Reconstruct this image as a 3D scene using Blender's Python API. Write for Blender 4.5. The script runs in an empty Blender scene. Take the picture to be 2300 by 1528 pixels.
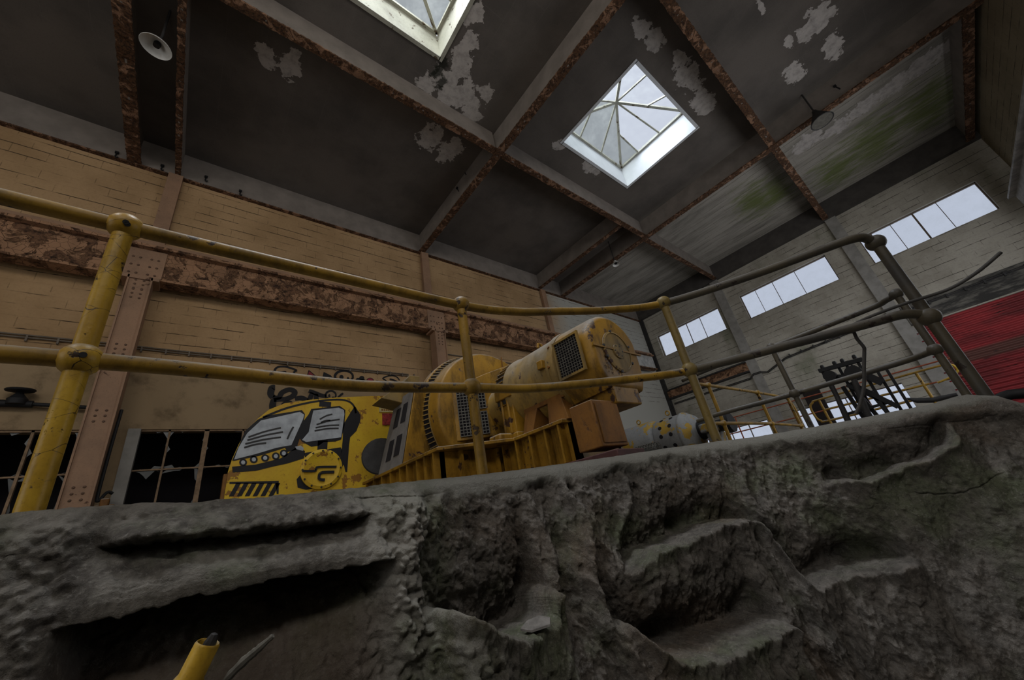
import bpy, math, random
import numpy as np
from mathutils import Vector, Matrix
random.seed(7)
SC = bpy.context.scene
COL = SC.collection

# ------------------------------------------------------------------ camera
RW = np.array([[0.7709129, -0.61480168, -0.16646979],
               [0.14243437, 0.42114127, -0.8957413],
               [0.62081056, 0.66682751, 0.41223213]])
FPX = 838.4
cam = bpy.data.cameras.new('camera')
cam.sensor_width = 36.0
cam.lens = FPX / 2300 * 36.0
cam.clip_start = 0.01
co = bpy.data.objects.new('camera', cam)
COL.objects.link(co)
m3 = Matrix([[RW[0][i], -RW[1][i], -RW[2][i]] for i in range(3)])
co.matrix_world = m3.to_4x4()
SC.camera = co

# ------------------------------------------------------------------ sky, lamps, exposure
SC.view_settings.view_transform = 'Standard'
SC.view_settings.look = 'None'
SC.view_settings.exposure = 0.0
SC.view_settings.gamma = 1.0
SC.view_settings.use_curve_mapping = False
SC.cycles.use_denoising = True
SC.cycles.max_bounces = 6
SC.cycles.diffuse_bounces = 4
SC.cycles.sample_clamp_indirect = 4.0
w = bpy.data.worlds.new('overcast_sky')
SC.world = w
w.use_nodes = True
bg = w.node_tree.nodes['Background']
bg.inputs[0].default_value = (0.83, 0.88, 1.0, 1)
bg.inputs[1].default_value = 0.72

def area(name, loc, direction, sx, sy, power, col=(0.9, 0.95, 1.0)):
    l = bpy.data.lights.new(name, 'AREA')
    l.shape = 'RECTANGLE'
    l.size, l.size_y = sx, sy
    l.energy = power
    l.color = col
    o = bpy.data.objects.new(name, l)
    o.location = loc
    o.rotation_euler = Vector(direction).to_track_quat('-Z', 'Y').to_euler()
    COL.objects.link(o)
    return o
# added fill lamps in unseen openings behind the camera and in the right wall,
# plus daylight for the two visible roof lights (outside the glazing)
area('fill_rear_opening', (-9.9, 1.0, 3.2), (1, 0.25, 0.12), 6.0, 5.6, 110, (1.0, 0.95, 0.86))
area('fill_high_right_opening', (-2.0, -3.95, 6.4), (0.25, 1, -0.15), 9.0, 1.8, 270, (1.0, 0.95, 0.88))
area('fill_low_right_opening', (11.5, -3.97, 2.4), (0.1, 1, 0.55), 9.0, 4.0, 230, (0.95, 0.97, 1.0))  # added to brighten the far ceiling, far wall and shutter
area('daylight_roof_light_far', (7.0, 1.9, 13.2), (0, 0, -1), 4.4, 4.0, 900, (0.85, 0.92, 1.0))
area('daylight_roof_light_near', (0.9, 1.9, 13.2), (0, 0, -1), 3.6, 3.6, 1700, (0.95, 0.97, 1.0))
area('fill_rear_roof_opening', (-5.5, 2.5, 13.2), (0, 0, -1), 4.0, 4.0, 1100, (0.95, 0.97, 1.0))  # added fill over an unseen roof opening, no skylight built there

# ------------------------------------------------------------------ helpers
def ray(x, y):
    return RW.T @ np.array([(x - 1150) / FPX, (y - 764) / FPX, 1.0])
def at_x(x, y, X):
    d = ray(x, y); return Vector(d * X / d[0])
def at_y(x, y, Y):
    d = ray(x, y); return Vector(d * Y / d[1])
V = Vector

class MB:
    def __init__(s):
        s.v = []; s.f = []
    def add(s, vs, fs):
        o = len(s.v)
        s.v += [tuple(x) for x in vs]
        s.f += [tuple(i + o for i in f) for f in fs]
        return s
    def box(s, a, b):
        x0, y0, z0 = [min(a[i], b[i]) for i in range(3)]
        x1, y1, z1 = [max(a[i], b[i]) for i in range(3)]
        return s.add([(x0, y0, z0), (x1, y0, z0), (x1, y1, z0), (x0, y1, z0), (x0, y0, z1), (x1, y0, z1), (x1, y1, z1), (x0, y1, z1)],
                     [(0, 3, 2, 1), (4, 5, 6, 7), (0, 1, 5, 4), (1, 2, 6, 5), (2, 3, 7, 6), (3, 0, 4, 7)])
    def hull8(s, p):
        return s.add(p, [(0, 3, 2, 1), (4, 5, 6, 7), (0, 1, 5, 4), (1, 2, 6, 5), (2, 3, 7, 6), (3, 0, 4, 7)])
    def bar(s, a, b, wd, ht, up=(0, 0, 1)):
        a, b, up = V(a), V(b), V(up)
        t = (b - a).normalized()
        x = t.cross(up)
        if x.length < 1e-4: x = t.cross(V((1, 0, 0)))
        x.normalize(); y = x.cross(t)
        x *= wd / 2; y *= ht / 2
        return s.hull8([a - x - y, a + x - y, a + x + y, a - x + y, b - x - y, b + x - y, b + x + y, b - x + y])
    def prism(s, pts, vec):
        n = len(pts); vec = V(vec)
        vs = [V(p) for p in pts] + [V(p) + vec for p in pts]
        fs = [tuple(range(n))[::-1], tuple(range(n, 2 * n))] + [(i, (i + 1) % n, n + (i + 1) % n, n + i) for i in range(n)]
        return s.add(vs, fs)
    def tube(s, path, r, n=12, cap=True, squash=None):
        path = [V(p) for p in path]
        m = len(path)
        rs = [r[min(i, len(r) - 1)] for i in range(m)] if isinstance(r, (list, tuple)) else [r] * m
        t0 = (path[1] - path[0]).normalized()
        u = t0.orthogonal().normalized()
        rings = []
        for i, p in enumerate(path):
            t = (path[min(i + 1, m - 1)] - path[max(i - 1, 0)]).normalized()
            u = (u - t * u.dot(t)).normalized()
            q = t.cross(u)
            rings.append([p + (u * math.cos(2 * math.pi * k / n) + q * math.sin(2 * math.pi * k / n)) * rs[i] for k in range(n)])
        vs = [x for rg in rings for x in rg]
        fs = [(i * n + k, i * n + (k + 1) % n, (i + 1) * n + (k + 1) % n, (i + 1) * n + k) for i in range(m - 1) for k in range(n)]
        if cap: fs += [tuple(range(n))[::-1], tuple(range((m - 1) * n, m * n))]
        return s.add(vs, fs)
    def lathe(s, prof, o, axis=(0, 0, 1), n=24, cap=True, u0=None):
        ax = V(axis).normalized(); o = V(o)
        u = V(u0) if u0 else ax.orthogonal().normalized(); q = ax.cross(u)
        vs = [o + ax * h + (u * math.cos(2 * math.pi * k / n) + q * math.sin(2 * math.pi * k / n)) * r for r, h in prof for k in range(n)]
        m = len(prof)
        fs = [(i * n + k, i * n + (k + 1) % n, (i + 1) * n + (k + 1) % n, (i + 1) * n + k) for i in range(m - 1) for k in range(n)]
        if cap: fs += [tuple(range(n))[::-1], tuple(range((m - 1) * n, m * n))]
        return s.add(vs, fs)
    def ball(s, c, r, n=16, sz=1.0):
        k = 10
        return s.lathe([(max(1e-4, r * math.sin(math.pi * i / k)), -r * sz * math.cos(math.pi * i / k)) for i in range(k + 1)], c, (0, 0, 1), n, False)
    def sheet(s, fn, nu, nv):
        vs = [fn(i / nu, j / nv) for i in range(nu + 1) for j in range(nv + 1)]
        return s.add(vs, [(i * (nv + 1) + j, (i + 1) * (nv + 1) + j, (i + 1) * (nv + 1) + j + 1, i * (nv + 1) + j + 1) for i in range(nu) for j in range(nv)])
    def ibeam(s, a, b, wd, ht, tf=0.03, tw=0.03):
        a, b = V(a), V(b)        # a, b: centre of the underside
        z = V((0, 0, 1))
        s.bar(a + z * tf / 2, b + z * tf / 2, wd, tf)
        s.bar(a + z * (ht - tf / 2), b + z * (ht - tf / 2), wd, tf)
        return s.bar(a + z * ht / 2, b + z * ht / 2, tw, ht - 2 * tf)
    def build(s, name, mat, parent=None, bevel=0, angle=38, label=None, kind=None):
        me = bpy.data.meshes.new(name)
        off = V((0, 0, 0)); q = parent
        while q is not None: off += V(q.location); q = q.parent
        me.from_pydata([tuple(V(p) - off) for p in s.v], [], s.f)
        me.validate(); me.update()
        import bmesh
        bm = bmesh.new(); bm.from_mesh(me); bmesh.ops.recalc_face_normals(bm, faces=bm.faces); bm.to_mesh(me); bm.free()
        me.polygons.foreach_set('use_smooth', [True] * len(me.polygons))
        me.set_sharp_from_angle(angle=math.radians(angle))
        me.materials.append(mat)
        o = bpy.data.objects.new(name, me)
        COL.objects.link(o)
        if parent is not None: o.parent = parent
        if bevel:
            b = o.modifiers.new('bevel', 'BEVEL'); b.width = bevel; b.segments = 2; b.limit_method = 'ANGLE'
        if label: o['label'] = label
        if kind: o['kind'] = kind
        return o

def build_each(mb, name, mat, parent=None, **kw):      # every separate piece of mb becomes a part of its own
    n = len(mb.v); par = list(range(n))
    def find(i):
        while par[i] != i: par[i] = par[par[i]]; i = par[i]
        return i
    for f in mb.f:
        a = find(f[0])
        for q in f[1:]:
            b = find(q)
            if b != a: par[b] = a
    groups = {}
    for f in mb.f: groups.setdefault(find(f[0]), []).append(f)
    out = []
    for g, fs in groups.items():
        ids = sorted({i for f in fs for i in f}); mp = {i: k for k, i in enumerate(ids)}
        m = MB(); m.v = [mb.v[i] for i in ids]; m.f = [tuple(mp[i] for i in f) for f in fs]
        out.append(m.build(name, mat, parent, **kw))
    return out

def tag(o, label, cat, group=None):
    o['label'] = label; o['category'] = cat
    if group: o['group'] = group
    return o
def thing(name, label, cat, loc=(0, 0, 0), group=None):
    o = bpy.data.objects.new(name, None)
    o.empty_display_size = 0.1
    COL.objects.link(o); o.location = loc
    return tag(o, label, cat, group)
def dup(root, loc, label, group=None):
    r = root.copy(); COL.objects.link(r); r.location = loc; r['label'] = label
    for ch in list(root.children):
        c = ch.copy(); COL.objects.link(c); c.parent = r
        for g in ch.children:
            d = g.copy(); COL.objects.link(d); d.parent = c
    return r
def arc(c, r, a0, a1, u, v, n=8):
    c, u, v = V(c), V(u), V(v)
    return [c + (u * math.cos(a0 + (a1 - a0) * i / n) + v * math.sin(a0 + (a1 - a0) * i / n)) * r for i in range(n + 1)]
def smooth_path(pts, k=6):
    P = [V(p) for p in pts]; out = []
    for i in range(len(P) - 1):
        p0, p1, p2, p3 = P[max(i - 1, 0)], P[i], P[i + 1], P[min(i + 2, len(P) - 1)]
        for j in range(k):
            t = j / k
            out.append(.5 * (2 * p1 + (p2 - p0) * t + (2 * p0 - 5 * p1 + 4 * p2 - p3) * t * t + (3 * p1 - p0 - 3 * p2 + p3) * t ** 3))
    return out + [P[-1]]

# ------------------------------------------------------------------ materials
class G:
    def __init__(s, name):
        s.m = bpy.data.materials.new(name); s.m.use_nodes = True
        s.t = s.m.node_tree; s.n = s.t.nodes; s.l = s.t.links
        s.b = s.n['Principled BSDF']
        s.co = s.n.new('ShaderNodeTexCoord').outputs['Object']
    def put(s, sock, v):
        if v is None: return
        if hasattr(v, 'is_output'): s.l.new(v, sock)
        elif isinstance(v, tuple) and len(v) == 3 and sock.type == 'RGBA': sock.default_value = (*v, 1)
        else: sock.default_value = v
    def math(s, op, a, b=None, clamp=False):
        n = s.n.new('ShaderNodeMath'); n.operation = op; n.use_clamp = clamp
        s.put(n.inputs[0], a); s.put(n.inputs[1], b); return n.outputs[0]
    def noise(s, scale, detail=4, rough=0.55, vec=None, dist=0.0):
        n = s.n.new('ShaderNodeTexNoise'); n.inputs['Scale'].default_value = scale
        n.inputs['Detail'].default_value = detail; n.inputs['Roughness'].default_value = rough
        n.inputs['Distortion'].default_value = dist
        s.l.new(vec or s.co, n.inputs['Vector']); return n.outputs['Fac']
    def voro(s, scale, feature='F1', vec=None):
        n = s.n.new('ShaderNodeTexVoronoi'); n.feature = feature; n.inputs['Scale'].default_value = scale
        s.l.new(vec or s.co, n.inputs['Vector']); return n.outputs['Distance']
    def step(s, x, a, b):
        n = s.n.new('ShaderNodeMapRange'); n.interpolation_type = 'SMOOTHSTEP'
        s.put(n.inputs[0], x); n.inputs[1].default_value = a; n.inputs[2].default_value = b
        return n.outputs[0]
    def mix(s, f, a, b):
        n = s.n.new('ShaderNodeMix'); n.data_type = 'RGBA'
        s.put(n.inputs[0], f); s.put(n.inputs[6], a); s.put(n.inputs[7], b); return n.outputs[2]
    def map(s, scale=(1, 1, 1), loc=(0, 0, 0), rot=(0, 0, 0), vec=None):
        n = s.n.new('ShaderNodeMapping'); n.inputs['Scale'].default_value = scale
        n.inputs['Location'].default_value = loc; n.inputs['Rotation'].default_value = rot
        s.l.new(vec or s.co, n.inputs['Vector']); return n.outputs[0]
    def sep(s):
        n = s.n.new('ShaderNodeSeparateXYZ'); s.l.new(s.co, n.inputs[0]); return n.outputs
    def comb(s, x, y, z=0.0):
        n = s.n.new('ShaderNodeCombineXYZ'); s.put(n.inputs[0], x); s.put(n.inputs[1], y); s.put(n.inputs[2], z); return n.outputs[0]
    def bump(s, h, strength=0.5, dist=0.01, nrm=None):
        n = s.n.new('ShaderNodeBump'); n.inputs['Strength'].default_value = strength
        n.inputs['Distance'].default_value = dist; s.l.new(h, n.inputs['Height'])
        if nrm: s.l.new(nrm, n.inputs['Normal'])
        return n.outputs[0]
    def out(s, col, rough=0.7, nrm=None, metal=0.0, spec=0.3):
        s.put(s.b.inputs['Base Color'], col); s.put(s.b.inputs['Roughness'], rough)
        s.b.inputs['Metallic'].default_value = metal
        s.b.inputs['Specular IOR Level'].default_value = spec
        if nrm: s.l.new(nrm, s.b.inputs['Normal'])
        return s.m

def painted(name, base, dirt, rust, chip=0.62, cs=6.0, rough=0.5, edge=0.03, bump=0.5, fleck=True, dust=None, grime=0.0, crack=False):
    g = G(name)
    n1 = g.noise(cs, 9, 0.65); n2 = g.noise(cs * 0.35, 5, 0.6); n3 = g.noise(cs * 9, 4, 0.6)
    c = g.mix(g.step(n2, 0.35, 0.7), base, dirt)
    c = g.mix(g.math('MULTIPLY', g.step(n3, 0.5, 0.75), 0.35), c, tuple(x * 0.5 for x in dirt))
    k = g.step(n1, chip, chip + edge)
    c = g.mix(k, c, rust)
    if fleck:
        k2 = g.step(g.noise(cs * 3.2, 6, 0.7), 0.68, 0.71)
        c = g.mix(k2, c, tuple(x * 0.4 for x in rust))
    if grime:
        c = g.mix(g.math('MULTIPLY', g.step(g.noise(cs * 0.8, 7, 0.7, g.map((1, 1, 0.35), (3, 1, 4))), 0.46, 0.66), grime), c, tuple(x * 0.25 for x in dirt))
    if crack:
        vv = g.voro(15, 'DISTANCE_TO_EDGE', g.map((0.8, 0.8, 1.3)))
        c = g.mix(g.math('MULTIPLY', g.step(vv, 0.014, 0.004), g.step(g.noise(7, 3, 0.5, g.map(loc=(2, 2, 5))), 0.42, 0.52)), c, rust)
    if dust:
        ge = g.n.new('ShaderNodeNewGeometry'); sx = g.n.new('ShaderNodeSeparateXYZ'); g.l.new(ge.outputs['Normal'], sx.inputs[0])
        up = g.math('ADD', sx.outputs[2], g.math('MULTIPLY', g.math('SUBTRACT', g.noise(cs, 5, 0.6), 0.5), 1.2))
        c = g.mix(g.math('MULTIPLY', g.step(up, 0.25, 0.95), 0.85), c, dust)
    h = g.math('ADD', g.math('MULTIPLY', k, -1.0), g.math('MULTIPLY', n3, 0.25))
    return g.out(c, rough, g.bump(h, bump, 0.006))

def flaking(name, paint, rust, dark, cs=7.0, amt=0.5):     # thick curling flakes over rust
    g = G(name)
    d = g.noise(cs, 8, 0.7, dist=0.6); v = g.voro(cs * 2.6, 'DISTANCE_TO_EDGE', g.map(vec=g.co))
    k = g.step(d, amt, amt + 0.06)
    c = g.mix(g.step(g.noise(cs * 4, 6, 0.7), 0.4, 0.65), rust, dark)
    c2 = g.mix(g.step(g.noise(cs * 0.7, 4), 0.4, 0.7), paint, tuple(x * 0.7 for x in paint))
    c2 = g.mix(g.step(v, 0.03, 0.0), c2, dark)
    c = g.mix(k, c2, c)
    h = g.math('ADD', g.math('MULTIPLY', g.math('SUBTRACT', 1.0, k), 1.0), g.math('MULTIPLY', g.noise(cs * 6, 5, 0.7), 0.8))
    return g.out(c, 0.85, g.bump(h, 0.9, 0.015), spec=0.15)

def plain(name, col, rough=0.6, var=0.3, scale=8.0, metal=0.0, spec=0.3):
    g = G(name)
    n = g.noise(scale, 6, 0.6)
    c = g.mix(g.step(n, 0.3, 0.7), tuple(x * (1 - var) for x in col), col)
    return g.out(c, rough, g.bump(g.noise(scale * 6, 4), 0.2, 0.004), metal, spec)

def block_wall(name, ax, base, dirt, line, zplain=None, low=None, mould=None, pale=None):
    g = G(name); xyz = g.sep()
    u = xyz[0] if ax == 'x' else xyz[1]
    wob = g.noise(1.5, 3)
    z = g.math('ADD', xyz[2], g.math('MULTIPLY', g.math('SUBTRACT', wob, 0.5), 0.03))
    vec = g.comb(u, z, 0.0)
    b = g.n.new('ShaderNodeTexBrick'); g.l.new(vec, b.inputs['Vector'])
    b.inputs['Scale'].default_value = 1.0; b.inputs['Brick Width'].default_value = 0.46; b.inputs['Row Height'].default_value = 0.225
    b.inputs['Mortar Size'].default_value = 0.007; b.inputs['Mortar Smooth'].default_value = 0.3
    fr = g.math('FRACT', g.math('DIVIDE', z, 0.225))
    hor = g.step(g.math('ABSOLUTE', g.math('SUBTRACT', fr, 0.5)), 0.452, 0.48)
    vs = g.comb(g.math('MULTIPLY', u, 0.9), g.math('MULTIPLY', z, 3.6), 0.0)
    part = g.step(g.noise(1.5, 5, 0.65, vs), 0.44, 0.58)
    ln = g.math('MAXIMUM', g.math('MULTIPLY', hor, g.math('ADD', part, 0.06, True)), g.math('MULTIPLY', g.math('MULTIPLY', b.outputs['Fac'], part), 0.45))
    n = g.noise(0.8, 7, 0.62)
    c = g.mix(g.step(n, 0.35, 0.72), base, dirt)
    c = g.mix(g.math('MULTIPLY', g.step(g.noise(22, 5, 0.7), 0.45, 0.8), 0.35), c, tuple(x * 0.55 for x in dirt))
    if zplain is not None:
        k = g.step(xyz[2], zplain + 0.01, zplain - 0.01)
        ln = g.math('MULTIPLY', ln, g.math('SUBTRACT', 1.0, k))
        stain = g.step(g.noise(2.3, 7, 0.65), 0.45, 0.72)
        c = g.mix(k, c, g.mix(stain, low[0], low[1]))
    if pale is not None:
        c = g.mix(g.step(g.math('ADD', u, g.math('MULTIPLY', n, 2.0)), 11.0, 13.0), c, pale)
    if mould is not None:
        c = g.mix(g.math('MULTIPLY', g.step(g.noise(0.9, 6, 0.6, g.map((1, 1, 0.6))), 0.55, 0.75), 0.6), c, mould)
    c = g.mix(ln, c, line)
    h = g.math('ADD', g.math('MULTIPLY', ln, -1.0), g.math('MULTIPLY', g.noise(30, 5), 0.35))
    return g.out(c, 0.85, g.bump(h, 0.5, 0.008), spec=0.15)

YEL = dict(base=(0.50, 0.30, 0.018), dirt=(0.34, 0.19, 0.012), rust=(0.045, 0.02, 0.01))
M = {}
DU = (0.27, 0.24, 0.20)
M['rail'] = painted('yellow_rail_paint', (0.55, 0.34, 0.03), (0.33, 0.18, 0.018), (0.03, 0.017, 0.012), 0.60, 9, 0.4, dust=(0.36, 0.29, 0.19), grime=0.45, crack=True)
M['rail_dull'] = painted('dull_yellow_paint', (0.36, 0.205, 0.022), (0.20, 0.115, 0.018), (0.03, 0.017, 0.012), 0.6, 9, 0.5, dust=DU, grime=0.5)
M['rail_backlit'] = painted('grimy_backlit_paint', (0.085, 0.07, 0.045), (0.05, 0.046, 0.04), (0.03, 0.02, 0.015), 0.6, 9, 0.5, dust=(0.14, 0.13, 0.12))  # grime colour, darkened to stand in for backlit shade on right-hand rails
M['rail_foot'] = painted('grimy_yellow_paint', (0.20, 0.14, 0.04), (0.09, 0.075, 0.05), (0.03, 0.02, 0.015), 0.6, 6, 0.5)
M['yellow'] = painted('ochre_machine_paint', (0.30, 0.155, 0.013), (0.17, 0.085, 0.010), (0.045, 0.02, 0.012), 0.60, 3.2, 0.5, dust=DU, grime=0.8)
M['yellow_dusty'] = painted('dusty_ochre_paint', (0.28, 0.165, 0.03), (0.16, 0.115, 0.055), (0.045, 0.02, 0.012), 0.60, 3.0, 0.7, dust=DU, grime=0.7)
M['bright'] = painted('bright_yellow_paint', (0.55, 0.36, 0.018), (0.44, 0.25, 0.018), (0.22, 0.10, 0.015), 0.575, 2.6, 0.5, 0.012)
M['rustbox'] = painted('rusty_ochre_paint', (0.22, 0.095, 0.016), (0.13, 0.055, 0.014), (0.06, 0.026, 0.012), 0.60, 4, 0.7, 0.08, dust=DU, grime=0.5)
M['pale'] = plain('pale_and_lit_girder_paint', (0.50, 0.49, 0.46), 0.7, 0.4, 5)  # own paint on right girder, painted light on left girder end
M['shadowpaint'] = plain('shaded_beam_paint', (0.07, 0.062, 0.055), 0.85, 0.3, 3)  # far edge beam, shade under the ceiling put into its colour
M['greyplate'] = plain('grey_dusty_plate', (0.17, 0.155, 0.14), 0.8, 0.3, 5)
M['white_yellow'] = painted('worn_pale_paint', (0.24, 0.24, 0.235), (0.15, 0.15, 0.15), (0.34, 0.21, 0.03), 0.53, 2.6, 0.6, 0.02, grime=0.6)
M['black'] = plain('black_iron', (0.012, 0.012, 0.013), 0.6, 0.4, 9)
M['dark'] = plain('dark_steel', (0.035, 0.033, 0.032), 0.6, 0.4, 9)
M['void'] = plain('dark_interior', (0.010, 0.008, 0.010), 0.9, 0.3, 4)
M['mesh'] = plain('grimy_wire', (0.13, 0.12, 0.10), 0.6, 0.4, 12)
M['maroon'] = plain('maroon_paint', (0.085, 0.035, 0.032), 0.7, 0.4, 5)
M['chrome'] = plain('worn_bare_steel', (0.45, 0.46, 0.48), 0.35, 0.4, 9, 0.8)
M['beam_rust'] = flaking('flaking_red_oxide', (0.27, 0.15, 0.09), (0.11, 0.055, 0.028), (0.025, 0.016, 0.012), 6.0, 0.44)
M['beam_grey'] = plain('grey_beam_paint', (0.22, 0.19, 0.165), 0.8, 0.25, 2.5)
M['girder'] = flaking('flaking_pink_primer', (0.33, 0.185, 0.105), (0.17, 0.09, 0.05), (0.03, 0.017, 0.012), 3.4, 0.49)
M['column'] = painted('pink_column_paint', (0.32, 0.19, 0.115), (0.23, 0.14, 0.088), (0.08, 0.04, 0.025), 0.64, 5, 0.7)
M['pier'] = plain('concrete_pier', (0.30, 0.285, 0.26), 0.85, 0.3, 3)
M['rivet'] = plain('rivet_iron', (0.14, 0.08, 0.05), 0.7, 0.4, 20)
M['conduit'] = plain('conduit_paint', (0.16, 0.13, 0.10), 0.6, 0.3, 9)
M['enamel'] = plain('white_enamel', (0.62, 0.61, 0.58), 0.3, 0.15, 9)
M['cream'] = painted('peeling_cream_paint', (0.42, 0.41, 0.34), (0.27, 0.26, 0.21), (0.10, 0.07, 0.04), 0.6, 5, 0.7)
M['whiteshaft'] = plain('white_shaft_paint', (0.66, 0.68, 0.70), 0.7, 0.1, 3)
M['framew'] = plain('window_bar_paint', (0.16, 0.12, 0.09), 0.8, 0.3, 9)
M['mullion'] = plain('rusty_window_bar', (0.30, 0.20, 0.12), 0.8, 0.4, 12)
M['paint_black'] = plain('black_spray_paint', (0.010, 0.009, 0.010), 0.6, 0.2, 6)
M['paint_red'] = plain('red_spray_paint', (0.24, 0.03, 0.04), 0.7, 0.3, 6)
M['paint_white'] = plain('grey_white_spray_paint', (0.40, 0.42, 0.44), 0.7, 0.35, 5)
M['sign_cream'] = plain('sign_cream', (0.48, 0.40, 0.18), 0.6, 0.3, 14)
M['sign_red'] = plain('sign_red', (0.33, 0.035, 0.03), 0.6, 0.7, 18)
M['board'] = plain('dark_brown_board', (0.020, 0.014, 0.012), 0.8, 0.3, 4)
M['hose'] = plain('grimy_hose', (0.07, 0.065, 0.06), 0.6, 0.4, 12)
M['redrail'] = plain('red_lead_paint', (0.28, 0.07, 0.03), 0.7, 0.3, 10)
M['timber'] = plain('crusted_twig', (0.13, 0.12, 0.10), 0.95, 0.5, 20)
M['shell'] = plain('grey_flake', (0.19, 0.175, 0.16), 0.9, 0.4, 30)
M['floor'] = plain('concrete_floor', (0.16, 0.15, 0.135), 0.9, 0.4, 2)
M['render_wall'] = plain('plain_grey_wall', (0.30, 0.27, 0.22), 0.9, 0.3, 2)
M['wall_left'] = block_wall('tan_block_wall', 'x', (0.42, 0.275, 0.145), (0.30, 0.19, 0.095), (0.045, 0.03, 0.018), 3.47,
                            ((0.30, 0.215, 0.125), (0.15, 0.105, 0.06)), pale=(0.42, 0.41, 0.365))
M['wall_far'] = block_wall('grey_block_wall', 'y', (0.42, 0.39, 0.33), (0.27, 0.245, 0.20), (0.05, 0.045, 0.035), mould=(0.12, 0.14, 0.08))
M['wall_right'] = block_wall('brown_block_wall', 'x', (0.26, 0.215, 0.14), (0.18, 0.145, 0.09), (0.05, 0.04, 0.025))

def glass(name, tint, trans=0.9, dirty=0.15):
    g = G(name)
    n = g.step(g.noise(3, 6, 0.65), 0.35, 0.75)
    tr = g.n.new('ShaderNodeBsdfTransparent'); tr.inputs[0].default_value = (*tint, 1)
    tl = g.n.new('ShaderNodeBsdfTranslucent'); tl.inputs[0].default_value = (0.5, 0.52, 0.48, 1)
    mx = g.n.new('ShaderNodeMixShader'); g.l.new(g.math('MULTIPLY', g.math('ADD', n, 0.4), dirty, True), mx.inputs[0])
    g.l.new(tr.outputs[0], mx.inputs[1]); g.l.new(tl.outputs[0], mx.inputs[2])
    g.l.new(mx.outputs[0], g.n['Material Output'].inputs[0])
    return g.m
M['pane'] = glass('clear_pane', (0.95, 0.97, 1.0), dirty=0.05)
M['pane_dirty'] = glass('dirty_pane', (0.46, 0.48, 0.46), dirty=0.06)
M['pane_frost'] = glass('grimy_pane', (0.9, 0.92, 0.95), dirty=0.06)

# ceiling board: dark distemper, peeled pale patches, green mould, faint board joints
PATCH = [(0.06,5.65,0.19,0.22),(0.47,5.53,0.21,0.31),(3.60,5.54,0.27,0.39),(4.21,5.56,0.30,0.41),(2.95,4.39,0.25,0.22),(3.50,4.33,0.35,0.31),
 (4.15,4.37,0.28,0.28),(3.28,3.15,0.17,0.28),(3.34,3.62,0.26,0.30),(3.3,4.05,0.3,0.25),(3.75,4.15,.3,.3),(4.15,3.79,0.22,0.17),(3.12,2.71,0.16,0.25),(6.75,0.79,0.33,0.20),
 (6.29,0.84,0.26,0.17),(8.22,0.74,0.53,0.27),(9.30,0.84,0.51,0.25),(7.66,0.62,0.24,0.13),(9.73,-1.74,0.40,0.26),(9.83,-1.44,0.30,0.17),
 (10.83,-1.78,0.40,0.20),(10.72,-0.97,0.35,0.22),(8.24,-0.98,0.19,0.07),(9.66,-1.11,0.18,0.10),(6.75,3.85,0.19,0.18),(8.19,3.90,0.37,0.2),
 (13.80,-3.31,0.35,0.4),(13.85,-2.66,0.34,0.4),(13.90,-1.94,0.33,0.4),(14.00,-1.26,0.3,0.36),(13.67,-0.62,0.38,0.31),(13.80,-0.33,0.34,0.22),(13.69,-3.74,0.3,0.3)]
MOULD = [(16.06,-1.87,1.42,0.86),(15.91,-3.19,1.31,0.83),(16.34,-0.82,1.19,0.70),(15.18,1.50,1.24,0.69),(15.32,0.92,1.10,0.49)]
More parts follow.
